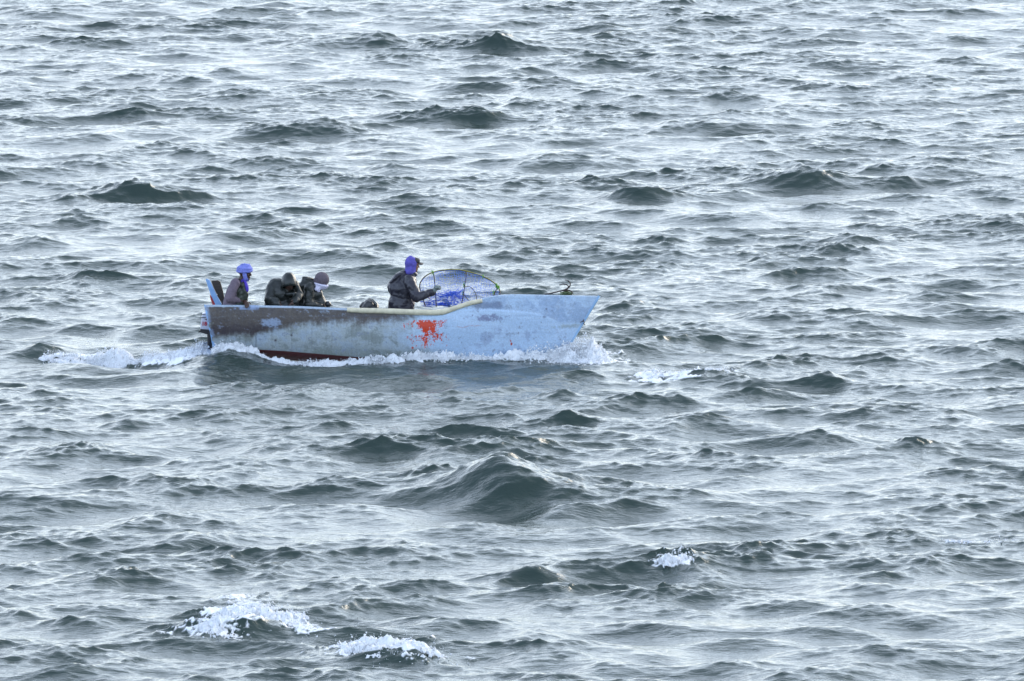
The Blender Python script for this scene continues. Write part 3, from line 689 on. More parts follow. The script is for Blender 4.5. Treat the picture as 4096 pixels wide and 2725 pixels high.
# ------------------------------------------------------------------ board and panel at the stern
t1 = tag(empty('steering_board', W(870, 1215, -.12)), 'slanting blue board with a red lower edge standing up at the stern', 'board')
mb = MB(); mb.prism([W(x, y, -.10) for x, y in [(822, 1118), (829, 1116), (839, 1121), (851, 1148), (866, 1180), (887, 1216), (880, 1250), (862, 1250), (850, 1205), (838, 1165)]], (0, .05, 0)); mb.build('board', m_blue, t1, smooth=False, bevel=.006)
mb = MB(); mb.prism([W(x, y, -.104) for x, y in [(839, 1180), (846, 1186), (860, 1216), (862, 1232), (853, 1228), (843, 1200)]], (0, .058, 0)); mb.build('red_edge', m_red, t1, smooth=False)
t2 = tag(empty('wooden_panel', W(880, 1215, .05)), 'dark brown wooden panel with a pale batten leaning beside the blue board', 'panel')
mb = MB(); mb.prism([W(x, y, .02) for x, y in [(846, 1124), (872, 1122), (881, 1128), (892, 1165), (902, 1218), (890, 1262), (872, 1262), (858, 1178)]], (0, .07, 0)); mb.build('board', m_wood, t2, smooth=False, bevel=.006)
mb = MB(); mb.prism([W(x, y, .004) for x, y in [(840, 1123), (844, 1123), (856, 1152), (868, 1178), (864, 1181), (850, 1152)]], (0, .014, 0)); mb.build('batten', m_batten, t2, smooth=False)
mb = MB(); mb.ell(W(867, 1179, 0), (.014, .012, .014)); mb.build('peg', mat('white_peg', (.75, .72, .65), .4), t2)

# ------------------------------------------------------------------ outboard motor
em = tag(empty('outboard_motor', W(835, 1330, 0)), 'white outboard motor with red 18 on its shell hanging behind the stern', 'outboard motor')
sh = [(808, 1256), (822, 1254), (836, 1257), (843, 1290), (850, 1322), (826, 1319), (800, 1317), (804, 1285)]
mb = MB(); mb.prism([W(x, y, -.13) for x, y in sh], (0, .26, 0)); mb.build('cowl', m_white, em, bevel=.02)
mb = MB(); mb.prism([W(x, y, -.134) for x, y in [(808, 1257), (821, 1256), (821, 1258.5), (808, 1259.5)]], (0, .268, 0)); mb.prism([W(x, y, -.134) for x, y in [(806, 1270), (824, 1268), (824, 1271), (806, 1273)]], (0, .268, 0)); mb.prism([W(x, y, -.134) for x, y in [(816, 1275), (828, 1277), (828, 1281), (822, 1280)]], (0, .268, 0))
mb.build('black_trim', m_dark, em, smooth=False)
mb = MB(); mb.prism([W(x, y, -.136) for x, y in [(825, 1262), (829, 1262), (835, 1290), (829, 1288), (827, 1275)]], (0, .272, 0)); mb.build('red_stripe', m_decal, em, smooth=False)
tcv = bpy.data.curves.new('number', 'FONT'); tcv.body = '18'; tcv.size = .088; tcv.extrude = .002; tcv.offset = .0032
to0 = bpy.data.objects.new('number', tcv); sc.collection.objects.link(to0); bpy.context.view_layer.update()
nme = bpy.data.meshes.new_from_object(to0.evaluated_get(bpy.context.evaluated_depsgraph_get())); bpy.data.objects.remove(to0); bpy.data.curves.remove(tcv)
to = bpy.data.objects.new('number', nme); sc.collection.objects.link(to); nme.materials.clear(); nme.materials.append(m_decal)
to.parent = em; to.location = W(806.5, 1302, -.136)-em.location; to.rotation_euler = (math.pi/2, R(2), 0)
mb = MB()
mb.prism([W(x, y, -.09) for x, y in [(797, 1325), (802, 1318), (850, 1322), (856, 1345), (846, 1362), (838, 1352), (828, 1338), (810, 1333), (803, 1331)]], (0, .18, 0))
mb.tube([W(794, 1329, 0), W(806, 1325, 0)], .012, 8); mb.tube([W(840, 1340, 0), W(838, 1420, 0), W(836, 1470, 0)], [.05, .04, .03], 10)
mb.build('drive_leg', m_dark, em, smooth=False)
mb = MB(); mb.prism([W(x, y, -.06) for x, y in [(838, 1322), (843, 1322), (853, 1358), (848, 1361)]], (0, -.045, 0)); mb.build('clamp_bracket', m_red, em, smooth=False)

# ------------------------------------------------------------------ people
def hand(mb, wrist, palm_c, fdir, thumb_dir, nrm, s=1.0, curl=1.0):
    """palm plus four curled fingers of unequal length and a thumb"""
    wrist = Vector(wrist); c = Vector(palm_c); f = Vector(fdir).normalized(); n = Vector(nrm).normalized()
    sd_ = f.cross(n).normalized(); mb.caps(wrist, .028*s, c, .030*s)
    for k, ln in enumerate([.070, .080, .076, .058]):
        o = (k-1.5)*.019*s; a = c+sd_*o+f*.03*s; L = ln*s/3; d = f.copy(); pts = [(a, .0105*s)]
        for q_ in range(3):
            d = (d*math.cos(.55*curl)+n*math.sin(.55*curl)).normalized() if q_ else (d*math.cos(.3*curl)+n*math.sin(.3*curl)).normalized()
            nn = n; a = a+d*L*1.15; pts.append((a, (.0100-.0008*q_)*s)); f2 = d; n = (n-d*n.dot(d)*0).normalized()
        mb.chain(pts); mb.caps(c+sd_*o*.7, .018*s, c+sd_*o+f*.03*s, .012*s)
    td = Vector(thumb_dir).normalized(); a = c-f*.02*s+td*.025*s
    mb.chain([(a, .014*s), (a+td*.03*s+f*.012*s, .012*s), (a+td*.04*s+f*.036*s+n*.012*s, .010*s)])
def head(mb, c, yaw, pitch, s=1.0):
    """skull, jaw, nose, lips, brow, ears; looks along +x before the turn"""
    M = Matrix.Translation(Vector(c)) @ Matrix.Rotation(yaw, 4, 'Z') @ Matrix.Rotation(pitch, 4, 'Y') @ Matrix.Scale(s, 4)
    tmp = MB()
    tmp.ell((-.008, 0, .03), (.094, .074, .09)); tmp.ell((.02, 0, -.045), (.066, .058, .068)); tmp.ell((.062, 0, -.088), (.026, .028, .02))
    tmp.ell((.082, 0, .028), (.018, .05, .012)); tmp.chain([((.088, 0, .015), .010), ((.108, 0, -.022), .013)]); tmp.ell((.10, 0, -.026), (.014, .019, .009))
    tmp.ell((.084, 0, -.052), (.012, .022, .006)); tmp.ell((.082, 0, -.063), (.012, .020, .007))
    for sgn in (-1, 1): tmp.ell((-.01, sgn*.076, -.01), (.016, .008, .03)); tmp.ell((.06, sgn*.036, -.02), (.026, .022, .022))
    mb.add([M@Vector(q_) for q_ in tmp.v], tmp.f); return M
def eyes(M, parent):
    for sgn in (-1, 1):
        e = MB(); e.ell(M@Vector((.082, sgn*.031, .006)), (.009, .011, .007)); e.build('eye', m_eye, parent)
def cap_shell(M, c, r, cut, name, mtl, parent, thick=1.0, **k):
    return None
# --- helmsman ------------------------------------------------------
Y1 = -.34
h1 = tag(empty('person', W(935, 1290, Y1)), 'person in periwinkle turban and mauve sleeves seated at the stern, gripping the gunwale', 'person')
b = MB(); hc = W(979, 1094, Y1-.02); M1 = head(b, hc, R(-14), R(2), 1.04)
b.chain([(W(968, 1112, Y1), .052), (W(957, 1140, Y1), .058)])
hip = W(930, 1262, Y1); b.chain([(W(950, 1150, Y1), .11), (W(938, 1200, Y1), .12), (hip, .14)])
grip = hw(hull_local(986, 1218, -halfb(986)+.02))
wr = grip+Vector((-.06, .10, .045))
for sy, el, w_ in ((-1, W(918, 1196, Y1-.26), wr), (1, W(935, 1205, Y1+.26), W(990, 1235, Y1+.15))):
    shd = W(942, 1132, Y1+sy*.17); b.chain([(shd, .055), (el, .043), (w_, .029)])
hand(b, wr, grip+Vector((-.01, .015, .032)), (.25, -1, -.25), (1, .2, -.1), (0, -.1, -1), 1.12, 1.1)
hand(b, W(990, 1235, Y1+.15), W(1003, 1240, Y1+.13), (1, 0, -.2), (0, -.6, 1), (0, 0, -1), 1.05)
for sy in (-1, 1):
    hp = hip+Vector((0, sy*.1, 0)); kn_ = hip+Vector((.44, sy*.14, .0)); b.chain([(hp, .09), (kn_, .06), (kn_+Vector((.05, 0, -.36)), .042)])
b.build('body', m_skin, h1, remesh=.0075, sm=2); eyes(M1, h1)
s_ = MB()
s_.chain([(W(948, 1138, Y1), .085), (W(941, 1165, Y1), .145), (W(931, 1205, Y1), .155), (W(925, 1250, Y1), .17)])
for sy, el, w_ in ((-1, W(917, 1196, Y1-.27), wr+Vector((-.015, .02, .0))), (1, W(935, 1205, Y1+.26), W(983, 1235, Y1+.16))):
    shd = W(941, 1134, Y1+sy*.18); s_.chain([(W(944, 1130, Y1), .075), (shd, .082), (el, .068), (w_, .040)])
s_.build('sweater', m_mauve, h1, remesh=.012, folds=.025, fsize=.09)
s_ = MB(); s_.chain([(W(956, 1138, Y1-.02), .085), (W(958, 1170, Y1-.02), .135), (W(955, 1215, Y1-.02), .14)]); s_.chain([(W(968, 1140, Y1-.10), .045), (W(982, 1175, Y1-.1), .05), (W(980, 1200, Y1-.08), .05)])
s_.ell(W(946, 1126, Y1), (.07, .1, .03)); s_.build('vest', m_vest, h1, remesh=.012, folds=.03, fsize=.06)
s_ = MB()
for k in range(6):                       # wound turban
    z_ = k/5; rr_ = .110*math.sqrt(max(.12, 1-(z_*.86)**2)); pts = []
    for q_ in range(20):
        an = 2*math.pi*q_/20; pts.append(M1@Vector((-.006+rr_*1.02*math.cos(an), rr_*.86*math.sin(an), .045+z_*.09+.012*math.sin(an+k*1.9)+.006*math.cos(an))))
    s_.tube(pts, .026-.003*k*.6, 8, closed=True)
s_.ell(M1@Vector((-.006, 0, .085)), (.105, .09, .07)); s_.build('turban', m_turb, h1, remesh=.0065, folds=.014, fsize=.03, sm=2)
s_ = MB()
def ribbon(mb, pts, wds, thick, up):
    pts = [Vector(p_) for p_ in pts]; up = Vector(up); vs = []; fs = []; n = len(pts)
    for i, p_ in enumerate(pts):
        t_ = (pts[min(i+1, n-1)]-pts[max(i-1, 0)]).normalized(); s0 = t_.cross(up).normalized(); n0 = s0.cross(t_).normalized()
        for a_, b_ in ((-1, -1), (0, -1.5), (1, -1), (1, 1), (0, 1.5), (-1, 1)): vs.append(p_+s0*wds[i]*a_/2+n0*thick*b_/2)
    for i in range(n-1):
        for k in range(6): fs.append((i*6+k, i*6+(k+1) % 6, i*6+6+(k+1) % 6, i*6+6+k))
    fs += [tuple(range(5, -1, -1)), tuple(range(n*6-6, n*6))]; mb.add(vs, fs)
ribbon(s_, [W(978, 1074, Y1-.09), W(978, 1088, Y1-.10), W(979, 1103, Y1-.10), W(983, 1116, Y1-.085), W(990, 1123, Y1-.04), W(990, 1124, Y1+.02)], [.066, .070, .072, .074, .06, .05], .014, (0, -1, 0))
s_.build('face_wrap', m_turb, h1, remesh=.007, sm=2, folds=.008, fsize=.03)
s_ = MB(); s_.tube([W(978, 1122, Y1-.06), W(984, 1135, Y1-.09), W(988, 1150, Y1-.12), W(989, 1163, Y1-.12), W(986, 1174, Y1-.11)], [.025, .034, .036, .032, .012], 10, flat=.6)
s_.tube([W(975, 1118, Y1-.08), W(965, 1128, Y1-.07), W(972, 1134, Y1), W(986, 1124, Y1)], .022, 8); s_.build('scarf_tail', m_violet, h1, remesh=.008, sm=2)
s_ = MB()
for sy in (-1, 1):
    hp = hip+Vector((0, sy*.1, 0)); kn_ = hip+Vector((.44, sy*.14, .0)); s_.chain([(hp, .115), (kn_, .082), (kn_+Vector((.05, 0, -.36)), .07)])
s_.build('trousers', m_trous, h1, remesh=.016)
# --- crouched man with his hooded head bowed towards the shore --------
Y2 = -.22
h2 = tag(empty('person', W(1120, 1300, Y2)), 'person in a dark green oilskin bent forward with hood over a hidden face', 'person')
b = MB(); hc = W(1156, 1137, Y2-.17); M2 = head(b, hc, R(-75), R(80), 1.0)
b.chain([(W(1150, 1142, Y2-.02), .055), (W(1135, 1152, Y2+.08), .06)]); hip = W(1105, 1262, Y2+.14)
b.chain([(W(1125, 1160, Y2+.1), .13), (W(1112, 1200, Y2+.12), .13), (hip, .15)])
A2 = [(W(1094, 1146, Y2+.06), W(1076, 1200, Y2-.08), W(1108, 1212, Y2-.26)), (W(1175, 1140, Y2+.06), W(1196, 1178, Y2-.06), W(1178, 1206, Y2-.24))]
for s0, e0, w0 in A2: b.chain([(s0, .055), (e0, .045), (w0, .03)])
hand(b, A2[0][2], A2[0][2]+Vector((.05, -.02, -.03)), (1, -.3, -.5), (0, -.4, 1), (0, 0, -1)); hand(b, A2[1][2], A2[1][2]+Vector((-.04, -.03, -.03)), (-1, -.3, -.5), (0, -.4, 1), (0, 0, -1))
for sx in (-1, 1):
    hp = hip+Vector((sx*.1, 0, 0)); kn_ = hip+Vector((sx*.12+.05, -.34, .05)); b.chain([(hp, .09), (kn_, .06), (kn_+Vector((0, -.04, -.36)), .042)])
b.build('body', m_skin, h2, remesh=.009, sm=2); eyes(M2, h2)
s_ = MB(); s_.ell(W(1118, 1172, Y2+.1), (.225, .19, .26), (0, R(14), 0)); s_.ell(W(1100, 1141, Y2+.1), (.125, .14, .125)); s_.ell(W(1150, 1138, Y2+.08), (.16, .15, .12)); s_.ell(W(1125, 1230, Y2+.1), (.30, .19, .22))
s_.chain([(A2[0][0], .11), (A2[0][1], .095), (A2[0][2], .075)]); s_.chain([(A2[1][0], .085), (A2[1][1], .075), (A2[1][2], .062)])
s_.chain([(W(1150, 1176, Y2-.1), .04), (W(1175, 1172, Y2-.14), .035)])
s_.build('raincoat', m_green, h2, remesh=.013, folds=.05, fsize=.16)
s_ = MB(); nseg = 22; vs = []; fs = []     # the hood: an open shell round the head
ringsn = 12
HM = Matrix.Translation(hc+Vector((0, .015, .022))) @ Matrix.Rotation(R(-75), 4, 'Z') @ Matrix.Rotation(R(74), 4, 'Y')
def hood(HM, rx, ry, rz, opening, name, mtl, parent, th=.012, folds=.02):
    vs = []; fs = []; ax = Vector((1, 0, -.0)); nr = 12; ns = 24
    for sh_, sc_ in ((0, 1.0), (1, 1-th/.12)):
        for i in range(nr+1):
            th_ = math.pi-(math.pi-opening)*i/nr
            for k in range(ns):
                an = 2*math.pi*k/ns; q_ = Vector((math.cos(th_)*rx, math.sin(th_)*math.cos(an)*ry, math.sin(th_)*math.sin(an)*rz))*sc_
                if sh_ and i == nr: q_.x += .004
                vs.append(HM@q_)
    n1_ = (nr+1)*ns
    for sh_ in (0, 1):
        for i in range(nr):
            for k in range(ns):
                l = (k+1) % ns; a_ = sh_*n1_+i*ns
                fs.append((a_+k, a_+l, a_+ns+l, a_+ns+k))
    for k in range(ns):
        l = (k+1) % ns; fs.append((nr*ns+k, nr*ns+l, n1_+nr*ns+l, n1_+nr*ns+k))
    mb = MB(); mb.add(vs, fs)
    return mb.build(name, mtl, parent, folds=folds, fsize=.05)
hood(HM, .18, .128, .15, R(66), 'hood', m_green, h2, folds=.03)
s_ = MB()
for sx in (-1, 1):
    hp = hip+Vector((sx*.1, 0, 0)); kn_ = hip+Vector((sx*.12+.05, -.34, .05)); s_.chain([(hp, .12), (kn_, .085), (kn_+Vector((0, -.04, -.36)), .07)])
s_.build('trousers', m_trous, h2, remesh=.016)
# --- man with grey beanie and pale scarf ------------------------------
Y3 = .12
h3 = tag(empty('person', W(1225, 1300, Y3)), 'person in grey mauve beanie and pale lilac face scarf, hunched and looking down', 'person')
b = MB(); hc = W(1284, 1130, Y3-.02); M3 = head(b, hc, R(-20), R(30), 1.0)
b.chain([(W(1262, 1142, Y3), .055), (W(1240, 1150, Y3), .065)]); hip = W(1205, 1265, Y3)
b.chain([(W(1235, 1160, Y3), .13), (W(1215, 1200, Y3), .13), (hip, .15)])
A3 = [(W(1238, 1150, Y3-.17), W(1232, 1215, Y3-.2), W(1285, 1228, Y3-.1)), (W(1238, 1150, Y3+.17), W(1245, 1215, Y3+.2), W(1290, 1226, Y3+.1))]
for s0, e0, w0 in A3:
    b.chain([(s0, .055), (e0, .045), (w0, .03)]); hand(b, w0, w0+Vector((.05, 0, -.01)), (1, 0, -.2), (0, -.5, 1), (0, 0, -1))
for sy in (-1, 1):
    hp = hip+Vector((0, sy*.1, 0)); kn_ = hip+Vector((.40, sy*.14, .02)); b.chain([(hp, .09), (kn_, .06), (kn_+Vector((.03, 0, -.36)), .042)])
b.build('body', m_skin, h3, remesh=.0085, sm=2); eyes(M3, h3)
s_ = MB(); s_.ell(W(1228, 1178, Y3), (.20, .20, .23), (0, R(-18), 0)); s_.ell(W(1220, 1145, Y3), (.13, .18, .10)); s_.ell(W(1230, 1235, Y3), (.25, .19, .2))
s_.chain([(W(1250, 1150, Y3), .12), (W(1272, 1185, Y3-.02), .10), (W(1292, 1225, Y3), .09)])
for s0, e0, w0 in A3: s_.chain([(s0, .09), (e0, .08), (w0, .055)])
s_.chain([(W(1213, 1109, Y3-.03), .022), (W(1228, 1116, Y3-.05), .04), (W(1243, 1122, Y3), .05)]); s_.chain([(W(1210, 1107, Y3-.05), .018), (W(1214, 1120, Y3-.05), .04), (W(1222, 1135, Y3), .06)])
s_.build('raincoat', m_green, h3, remesh=.013, folds=.045, fsize=.14)
s_ = MB(); TM = M3
s_.ell(TM@Vector((-.012, 0, .055)), (.128, .108, .122), (R(0), R(30), R(-20))); s_.ell(TM@Vector((-.055, 0, -.01)), (.082, .092, .11), (0, R(30), R(-20)))
s_.build('beanie', m_beanie, h3, remesh=.008, folds=.014, fsize=.03)
s_ = MB()
for z_, r0 in ((-.022, .112), (-.05, .108), (-.078, .095)):
    pts = []
    for q_ in range(22):
        an = 2*math.pi*q_/22; pts.append(TM@Vector((.008+r0*math.cos(an), r0*.86*math.sin(an), z_+.035*math.cos(an)-.01)))
    s_.tube(pts, .024, 8, closed=True)
s_.tube([W(1263, 1150, Y3-.1), W(1272, 1158, Y3-.12), W(1278, 1168, Y3-.1)], [.05, .05, .02], 10, flat=.6)
s_.build('face_scarf', m_scarf, h3, remesh=.008, folds=.012, fsize=.03, sm=2)
# --- standing man in navy oilskin -------------------------------------
Y4 = -.12
h4 = tag(empty('person', W(1605, 1420, Y4)), 'standing person in navy oilskin, purple blue hood and cap, holding the net hoop', 'person')
b = MB(); hc = W(1651, 1062, Y4+.02); M4 = head(b, hc, R(14), R(4), 1.03)
b.chain([(W(1640, 1085, Y4), .055), (W(1630, 1108, Y4), .065)]); hip = W(1607, 1245, Y4)
b.chain([(W(1620, 1130, Y4), .14), (W(1612, 1180, Y4), .13), (hip, .15)])
wr4 = W(1728, 1170, Y4-.25)
A4 = [(W(1636, 1122, Y4-.19), W(1668, 1190, Y4-.32), wr4), (W(1630, 1122, Y4+.19), W(1660, 1180, Y4+.34), W(1690, 1182, Y4+.30))]
for s0, e0, w0 in A4: b.chain([(s0, .058), (e0, .046), (w0, .031)])
for sy in (-1, 1):
    hp = hip+Vector((0, sy*.1, -.02)); kn_ = hip+Vector((.05, sy*.13, -.36)); b.chain([(hp, .095), (kn_, .062), (kn_+Vector((-.03, sy*.02, -.38)), .045)])
hand(b, A4[1][2], A4[1][2]+Vector((.03, 0, -.01)), (1, 0, 0), (0, -.6, 1), (0, 0, -1))
b.build('body', m_skin2, h4, remesh=.0085, sm=2); eyes(M4, h4)
s_ = MB(); s_.ell(W(1612, 1160, Y4), (.225, .22, .27), (0, R(6), 0)); s_.ell(W(1630, 1122, Y4), (.165, .235, .115), (0, R(18), 0)); s_.ell(W(1606, 1215, Y4), (.225, .21, .26)); s_.ell(W(1585, 1150, Y4), (.145, .17, .18))
s_.chain([(W(1640, 1108, Y4), .095), (W(1632, 1125, Y4), .13)])
for s0, e0, w0 in A4: s_.chain([(s0, .10), (e0, .088), (w0, .064)])
s_.chain([(W(1700, 1180, Y4-.29), .075), (W(1722, 1172, Y4-.26), .068)])
s_.ell(W(1578, 1115, Y4-.04), (.125, .12, .055), (0, R(-42), 0)); s_.ell(W(1600, 1098, Y4-.02), (.11, .12, .04), (0, R(-35), 0))
s_.chain([(W(1655, 1092, Y4-.04), .03), (W(1662, 1098, Y4), .03)])
s_.build('raincoat', m_navy, h4, remesh=.012, folds=.06, fsize=.13)
s_ = MB()
s_.ell(M4@Vector((-.032, 0, .035)), (.108, .103, .118)); s_.ell(M4@Vector((-.03, 0, -.05)), (.095, .096, .10)); s_.ell(M4@Vector((-.035, 0, -.105)), (.098, .10, .07)); s_.ell(M4@Vector((-.045, 0, .10)), (.06, .06, .06))
ho = s_.build('hood', m_hood, h4, remesh=.008, folds=.02, fsize=.05)
s_ = MB(); s_.ell(M4@Vector((.028, 0, .078)), (.09, .078, .055)); vs = []; fs = []
for dz in (0, .008):
    for rw in (.0, .5, 1.0):
        for k in range(9):
            an = (k/8-.5)*math.pi*.95; vs.append(M4@Vector((.09+rw*.085*math.cos(an), .068*math.sin(an)*(1-.12*rw), .052-.018*rw-.02*abs(math.sin(an))+dz)))
for l_ in (0, 27):
    for rw in range(2):
        for k in range(8): a_ = l_+rw*9+k; fs.append((a_, a_+1, a_+10, a_+9))
for k in range(8): fs.append((18+k, 19+k, 46+k, 45+k)); fs.append((k, k+1, 28+k, 27+k))
s_.add(vs, fs); s_.build('cap', m_cap, h4)
s_ = MB(); gc = W(1746, 1152, Y4-.26); s_.chain([(wr4-Vector((.02, 0, .01)), .040), (W(1738, 1161, Y4-.26), .040)]); s_.ell(gc, (.050, .042, .046), (0, R(-50), 0))
for k in range(4):                       # fist closed on the rim: four curled fingers and the thumb across them
    a = gc+Vector((.030, -.036+.022*k, .030)); d1 = Vector((.030, 0, -.006)); d2 = Vector((.004, 0, -.036)); d3 = Vector((-.030, 0, -.008))
    kk = (1, 1.1, 1.05, .88)[k]; s_.chain([(a, .0145), (a+d1*kk, .0135), (a+d1*kk+d2*kk, .013), (a+(d1+d2)*kk+d3, .012)])
s_.chain([(gc+Vector((-.01, -.045, .0)), .017), (gc+Vector((.03, -.062, .012)), .015), (gc+Vector((.052, -.055, -.008)), .013)]); s_.build('glove', m_glove, h4, remesh=.007, sm=1)
s_ = MB()
for sy in (-1, 1):
    hp = hip+Vector((0, sy*.1, -.02)); kn_ = hip+Vector((.05, sy*.13, -.36)); s_.chain([(hp, .13), (kn_, .095), (kn_+Vector((-.03, sy*.02, -.28)), .08)])
s_.build('trousers', m_trous, h4, remesh=.016)
s_ = MB()
for sy in (-1, 1):
    an_ = hip+Vector((.02, sy*.15, -.72)); s_.chain([(an_+Vector((0, 0, .2)), .075), (an_, .06), (an_+Vector((.15, 0, -.02)), .045)])
s_.build('boots', m_boot, h4, remesh=.014)

# ------------------------------------------------------------------ black bundle amidships
bd = tag(empty('bundle', W(1480, 1240, .0)), 'black plastic covered bundle showing above the gunwale between the seated and standing men', 'bundle')
s_ = MB(); s_.ell(W(1480, 1222, 0), (.115, .15, .115)); s_.ell(W(1465, 1226, 0), (.11, .13, .08)); s_.ell(W(1498, 1226, 0), (.07, .12, .09)); s_.box(W(1480, 1262, 0), (.27, .28, .30)); s_.build('cover', m_black, bd, remesh=.012, folds=.05, fsize=.09, sm=2)
s_ = MB(); s_.prism([W(x, y, -.13) for x, y in [(1486, 1196), (1492, 1195), (1510, 1216), (1505, 1219), (1498, 1213)]], (0, .03, 0)); s_.build('torn_edge', mat('grey_plastic', (.14, .15, .15), .35), bd, smooth=False)

# ------------------------------------------------------------------ hoop net
YN = -.05
nt_ = tag(empty('hoop_net', W(1840, 1240, YN)), 'blue mesh net trap on a dark curved hoop frame in front of the standing man', 'net trap')
top = [(1702, 1225), (1688, 1185), (1679, 1150), (1682, 1130), (1694, 1112), (1710, 1100), (1730, 1091), (1762, 1083), (1800, 1079.5), (1840, 1081), (1870, 1087), (1910, 1099), (1945, 1113), (1975, 1131), (1992, 1147), (1999, 1162), (2000, 1177), (1996, 1200), (1985, 1225)]
def smooth_line(pts, n=6):
    pts = [Vector(p_) for p_ in pts]; out = []
    for i in range(len(pts)-1):
        p0 = pts[max(i-1, 0)]; p1 = pts[i]; p2 = pts[i+1]; p3 = pts[min(i+2, len(pts)-1)]
        for k in range(n):
            t_ = k/n; out.append(.5*((2*p1)+(p2-p0)*t_+(2*p0-5*p1+4*p2-p3)*t_*t_+(3*p1-p0-3*p2+p3)*t_**3))
    return out+[pts[-1]]
hoopA = smooth_line([W(x, y, YN) for x, y in top])
s_ = MB(); s_.tube(hoopA, .0095, 8); s_.build('hoop', m_cane, nt_)
s_ = MB(); s_.tube([p_+Vector((.002, -.006, .007)) for p_ in hoopA[30:92]], .006, 6); s_.build('rim_binding', mat('tan_rim_binding', (.34, .30, .06), .6, var=.4, vscale=30), nt_)
for pts in ([(1735, 1094, 0), (1739, 1130, -.03), (1743, 1180, -.03), (1745, 1228, 0)], [(1863, 1087, 0), (1865, 1100, -.02), (1858, 1150, -.04), (1852, 1190, -.03), (1843, 1225, 0)],
            [(1990, 1147, 0), (1985, 1160, -.02), (1976, 1180, -.02), (1970, 1200, 0)]):
    s_ = MB(); s_.tube(smooth_line([W(x, y, YN+d) for x, y, d in pts]), .0085, 8); s_.build('strut', m_cane, nt_)
s_ = MB(); s_.tube(smooth_line([W(x, y, YN+d) for x, y, d in [(1862, 1149, .0), (1872, 1146, .05), (1886, 1151, .1), (1899, 1168, .12), (1906, 1190, .1), (1900, 1215, .05), (1880, 1205, 0), (1866, 1192, -.02), (1856, 1178, -.02)]]), .0065, 7); s_.build('inner_ring', m_cane, nt_)
# lashings in green cord
for px, py, n_k in ((1857, 1140, 5), (1852, 1170, 5), (1985, 1142, 8), (1994, 1152, 8), (1931, 1107, 3), (1730, 1091, 4), (1975, 1168, 4)):
    s_ = MB(); c = W(px, py, YN-.01)
    for k in range(n_k):
        s_.tube([c+Vector((random.uniform(-.022, .022), random.uniform(-.015, .01), random.uniform(-.045, .045))) for _ in range(4)], .0035, 5)
    s_.build('lashing', m_lime, nt_)
# panels of netting, real twine with open meshes, bagging away from the frame
TN = [(p_[0], p_[1]) for p_ in top]
def net_panel(name, depth, bag, nx_, nz_, mtl, thick, seed, dz=0):
    r = np.random.default_rng(seed); xs_ = [p_[0] for p_ in TN]; vs = []; fs = []
    ux = np.array([p_[0] for p_ in TN[3:-2]]); uy = np.array([p_[1] for p_ in TN[3:-2]])
    for i in range(nx_+1):
        px = 1684+(1996-1684)*i/nx_; pt_ = float(np.interp(px, ux, uy))+3
        for k in range(nz_+1):
            f = k/nz_; py = pt_+(1226-pt_)*f
            cx, cyy = 1815, 1175; pull = math.exp(-(((px-cx)/80)**2+((py-cyy)/26)**2))
            y = YN+depth+bag*math.sin(math.pi*f)*math.sin(math.pi*i/nx_)+.12*pull*(1 if depth > 0 else -.4)+.018*float(samp(NT, 1.4, np.array(px/240.), np.array(py/160.+seed)))
            vs.append(W(px-(px-cx)*.25*pull+r.normal(0, 1.1)+4*float(samp(NT2, 3., np.array(px/90.+seed), np.array(py/90.))), py-(py-cyy)*.45*pull+(r.normal(0, 1.0)+3.5*float(samp(NT2, 3., np.array(px/90.), np.array(py/90.+seed))))*(k > 0), y))
    for i in range(nx_):
        for k in range(nz_):
            a_ = i*(nz_+1)+k; fs.append((a_, a_+nz_+1, a_+nz_+2, a_+1))
    me_ = bpy.data.meshes.new(name); me_.from_pydata(vs, [], fs); me_.update(); o = link(name, me_, mtl, nt_)
    w_ = o.modifiers.new('twine', 'WIREFRAME'); w_.thickness = thick; w_.use_replace = True; w_.use_boundary = True
    return o
net_panel('netting', -.01, -.06, 34, 16, m_net, .0032, 1)
net_panel('netting', .30, .12, 30, 14, m_net, .0032, 2)
# gathered funnel of netting
s_ = MB(); rgn = random.Random(5)
for k in range(110):
    a0 = rgn.uniform(0, 1); side_ = rgn.choice((0, 1, 2))
    ctr = (1812+rgn.gauss(0, 14), 1170+rgn.gauss(0, 5))
    if side_ == 0: e_ = (1700+60*a0, rgn.uniform(1165, 1222))
    elif side_ == 1: e_ = (1840+rgn.uniform(-10, 30), rgn.uniform(1150, 1215))
    else: e_ = (rgn.uniform(1745, 1840), 1224)
    y0 = YN+rgn.uniform(.02, .22)
    mid_ = ((ctr[0]+e_[0])/2, (ctr[1]+e_[1])/2+rgn.uniform(2, 14))
    s_.tube(smooth_line([W(ctr[0], ctr[1], YN+.12), W(mid_[0], mid_[1], y0), W(e_[0], e_[1], y0)], 4), .0027, 4)
for k in range(34):
    px = rgn.uniform(1700, 1880); py = 1224-rgn.random()**1.6*(26 if px < 1850 else 12); y0 = YN+rgn.uniform(-.02, .2)
    s_.tube(smooth_line([W(px-22, py+rgn.uniform(-4, 4), y0), W(px, py+3, y0+.02), W(px+22, py+rgn.uniform(-5, 5), y0)], 4), .006, 4)
s_.build('gathered_netting', m_netd, nt_)
# the fish in the net
fi = tag(empty('fish', W(1786, 1212, .03)), 'silver grey fish caught in the blue hoop net', 'fish')
s_ = MB(); s_.tube([W(1766, 1200, .06), W(1776, 1201, .06), W(1786, 1204, .05), W(1794, 1212, .05), W(1798, 1224, .05), W(1799, 1234, .05)], [.010, .028, .040, .040, .026, .012], 12, flat=.5)
s_.build('body', m_fish, fi); s_ = MB(); s_.prism([W(1799, 1232, .05), W(1790, 1246, .05), W(1808, 1246, .05)], (0, .006, 0)); s_.build('tail', m_fish, fi, smooth=False)

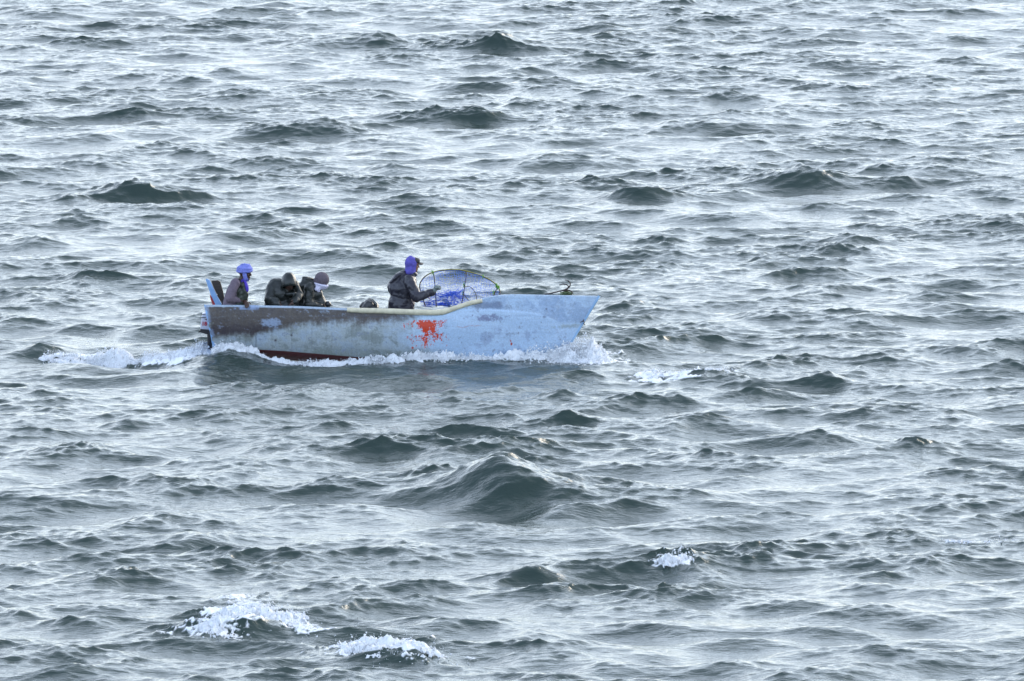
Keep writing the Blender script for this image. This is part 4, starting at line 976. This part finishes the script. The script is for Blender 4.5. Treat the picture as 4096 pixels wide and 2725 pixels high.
# ------------------------------------------------------------------ grapnel anchor and rope on the foredeck
an_ = tag(empty('grapnel_anchor', W(2230, 1180, .0)), 'thin rusty grapnel anchor with curled hooks lying on the foredeck', 'anchor')
s_ = MB(); s_.tube([W(2178, 1179, -.02), W(2215, 1171, 0), W(2250, 1162.5, 0), W(2262, 1159, 0)], [.012, .011, .010, .010], 8); s_.build('shank', m_iron, an_)
for pts in ([(2252, 1162, 0), (2268, 1156, -.01), (2278, 1147, -.02), (2281, 1136, -.03), (2276, 1126, -.03), (2268, 1121.5, -.03), (2259, 1121.5, -.03)],
            [(2256, 1161, 0), (2268, 1155, .03), (2274, 1148, .05), (2271, 1142, .07), (2262, 1138, .08), (2248, 1137.5, .09), (2237, 1140.5, .1)],
            [(2254, 1164, 0), (2268, 1161, -.03), (2280, 1163, -.05), (2289, 1170, -.06), (2288, 1176, -.06), (2284, 1180, -.06)],
            [(2254, 1163, 0), (2264, 1163, .06), (2272, 1167, .11), (2276, 1175, .12)]):
    s_ = MB(); L = smooth_line([W(x, y, d) for x, y, d in pts]); s_.tube(L, [.0125-.005*i/len(L) for i in range(len(L))], 8); s_.build('hook', m_iron, an_)
ro = MB(); rgn = random.Random(9)
for k in range(26):
    c = W(2266+rgn.gauss(0, 6), 1176+rgn.gauss(0, 2), rgn.gauss(0, .03)); pts = []
    for q_ in range(7):
        a_ = q_*.9+k; pts.append(c+Vector((math.cos(a_)*.05, math.sin(a_)*.04, math.sin(a_*1.3+k)*.028)))
    ro.tube(pts, .006, 5)
r_o = ro.build('rope_bundle', mat('olive_green_rope', (.10, .14, .06), .8, var=.5, vscale=30)); tag(r_o, 'tangle of olive green rope at the foot of the grapnel hooks', 'rope')
# small things between the men
mb = MB(); mb.ell(W(1312, 1216, .0), (.05, .05, .05)); mb.chain([(W(1308, 1212, 0), .03), (W(1312, 1228, 0), .035)]); mb.chain([(W(1318, 1218, 0), .02), (W(1332, 1224, 0), .008)])
o = mb.build('black_bag', m_black, remesh=.008, folds=.02, fsize=.04); tag(o, 'small crumpled black bag peeking over the gunwale beside the man in the beanie', 'bag')
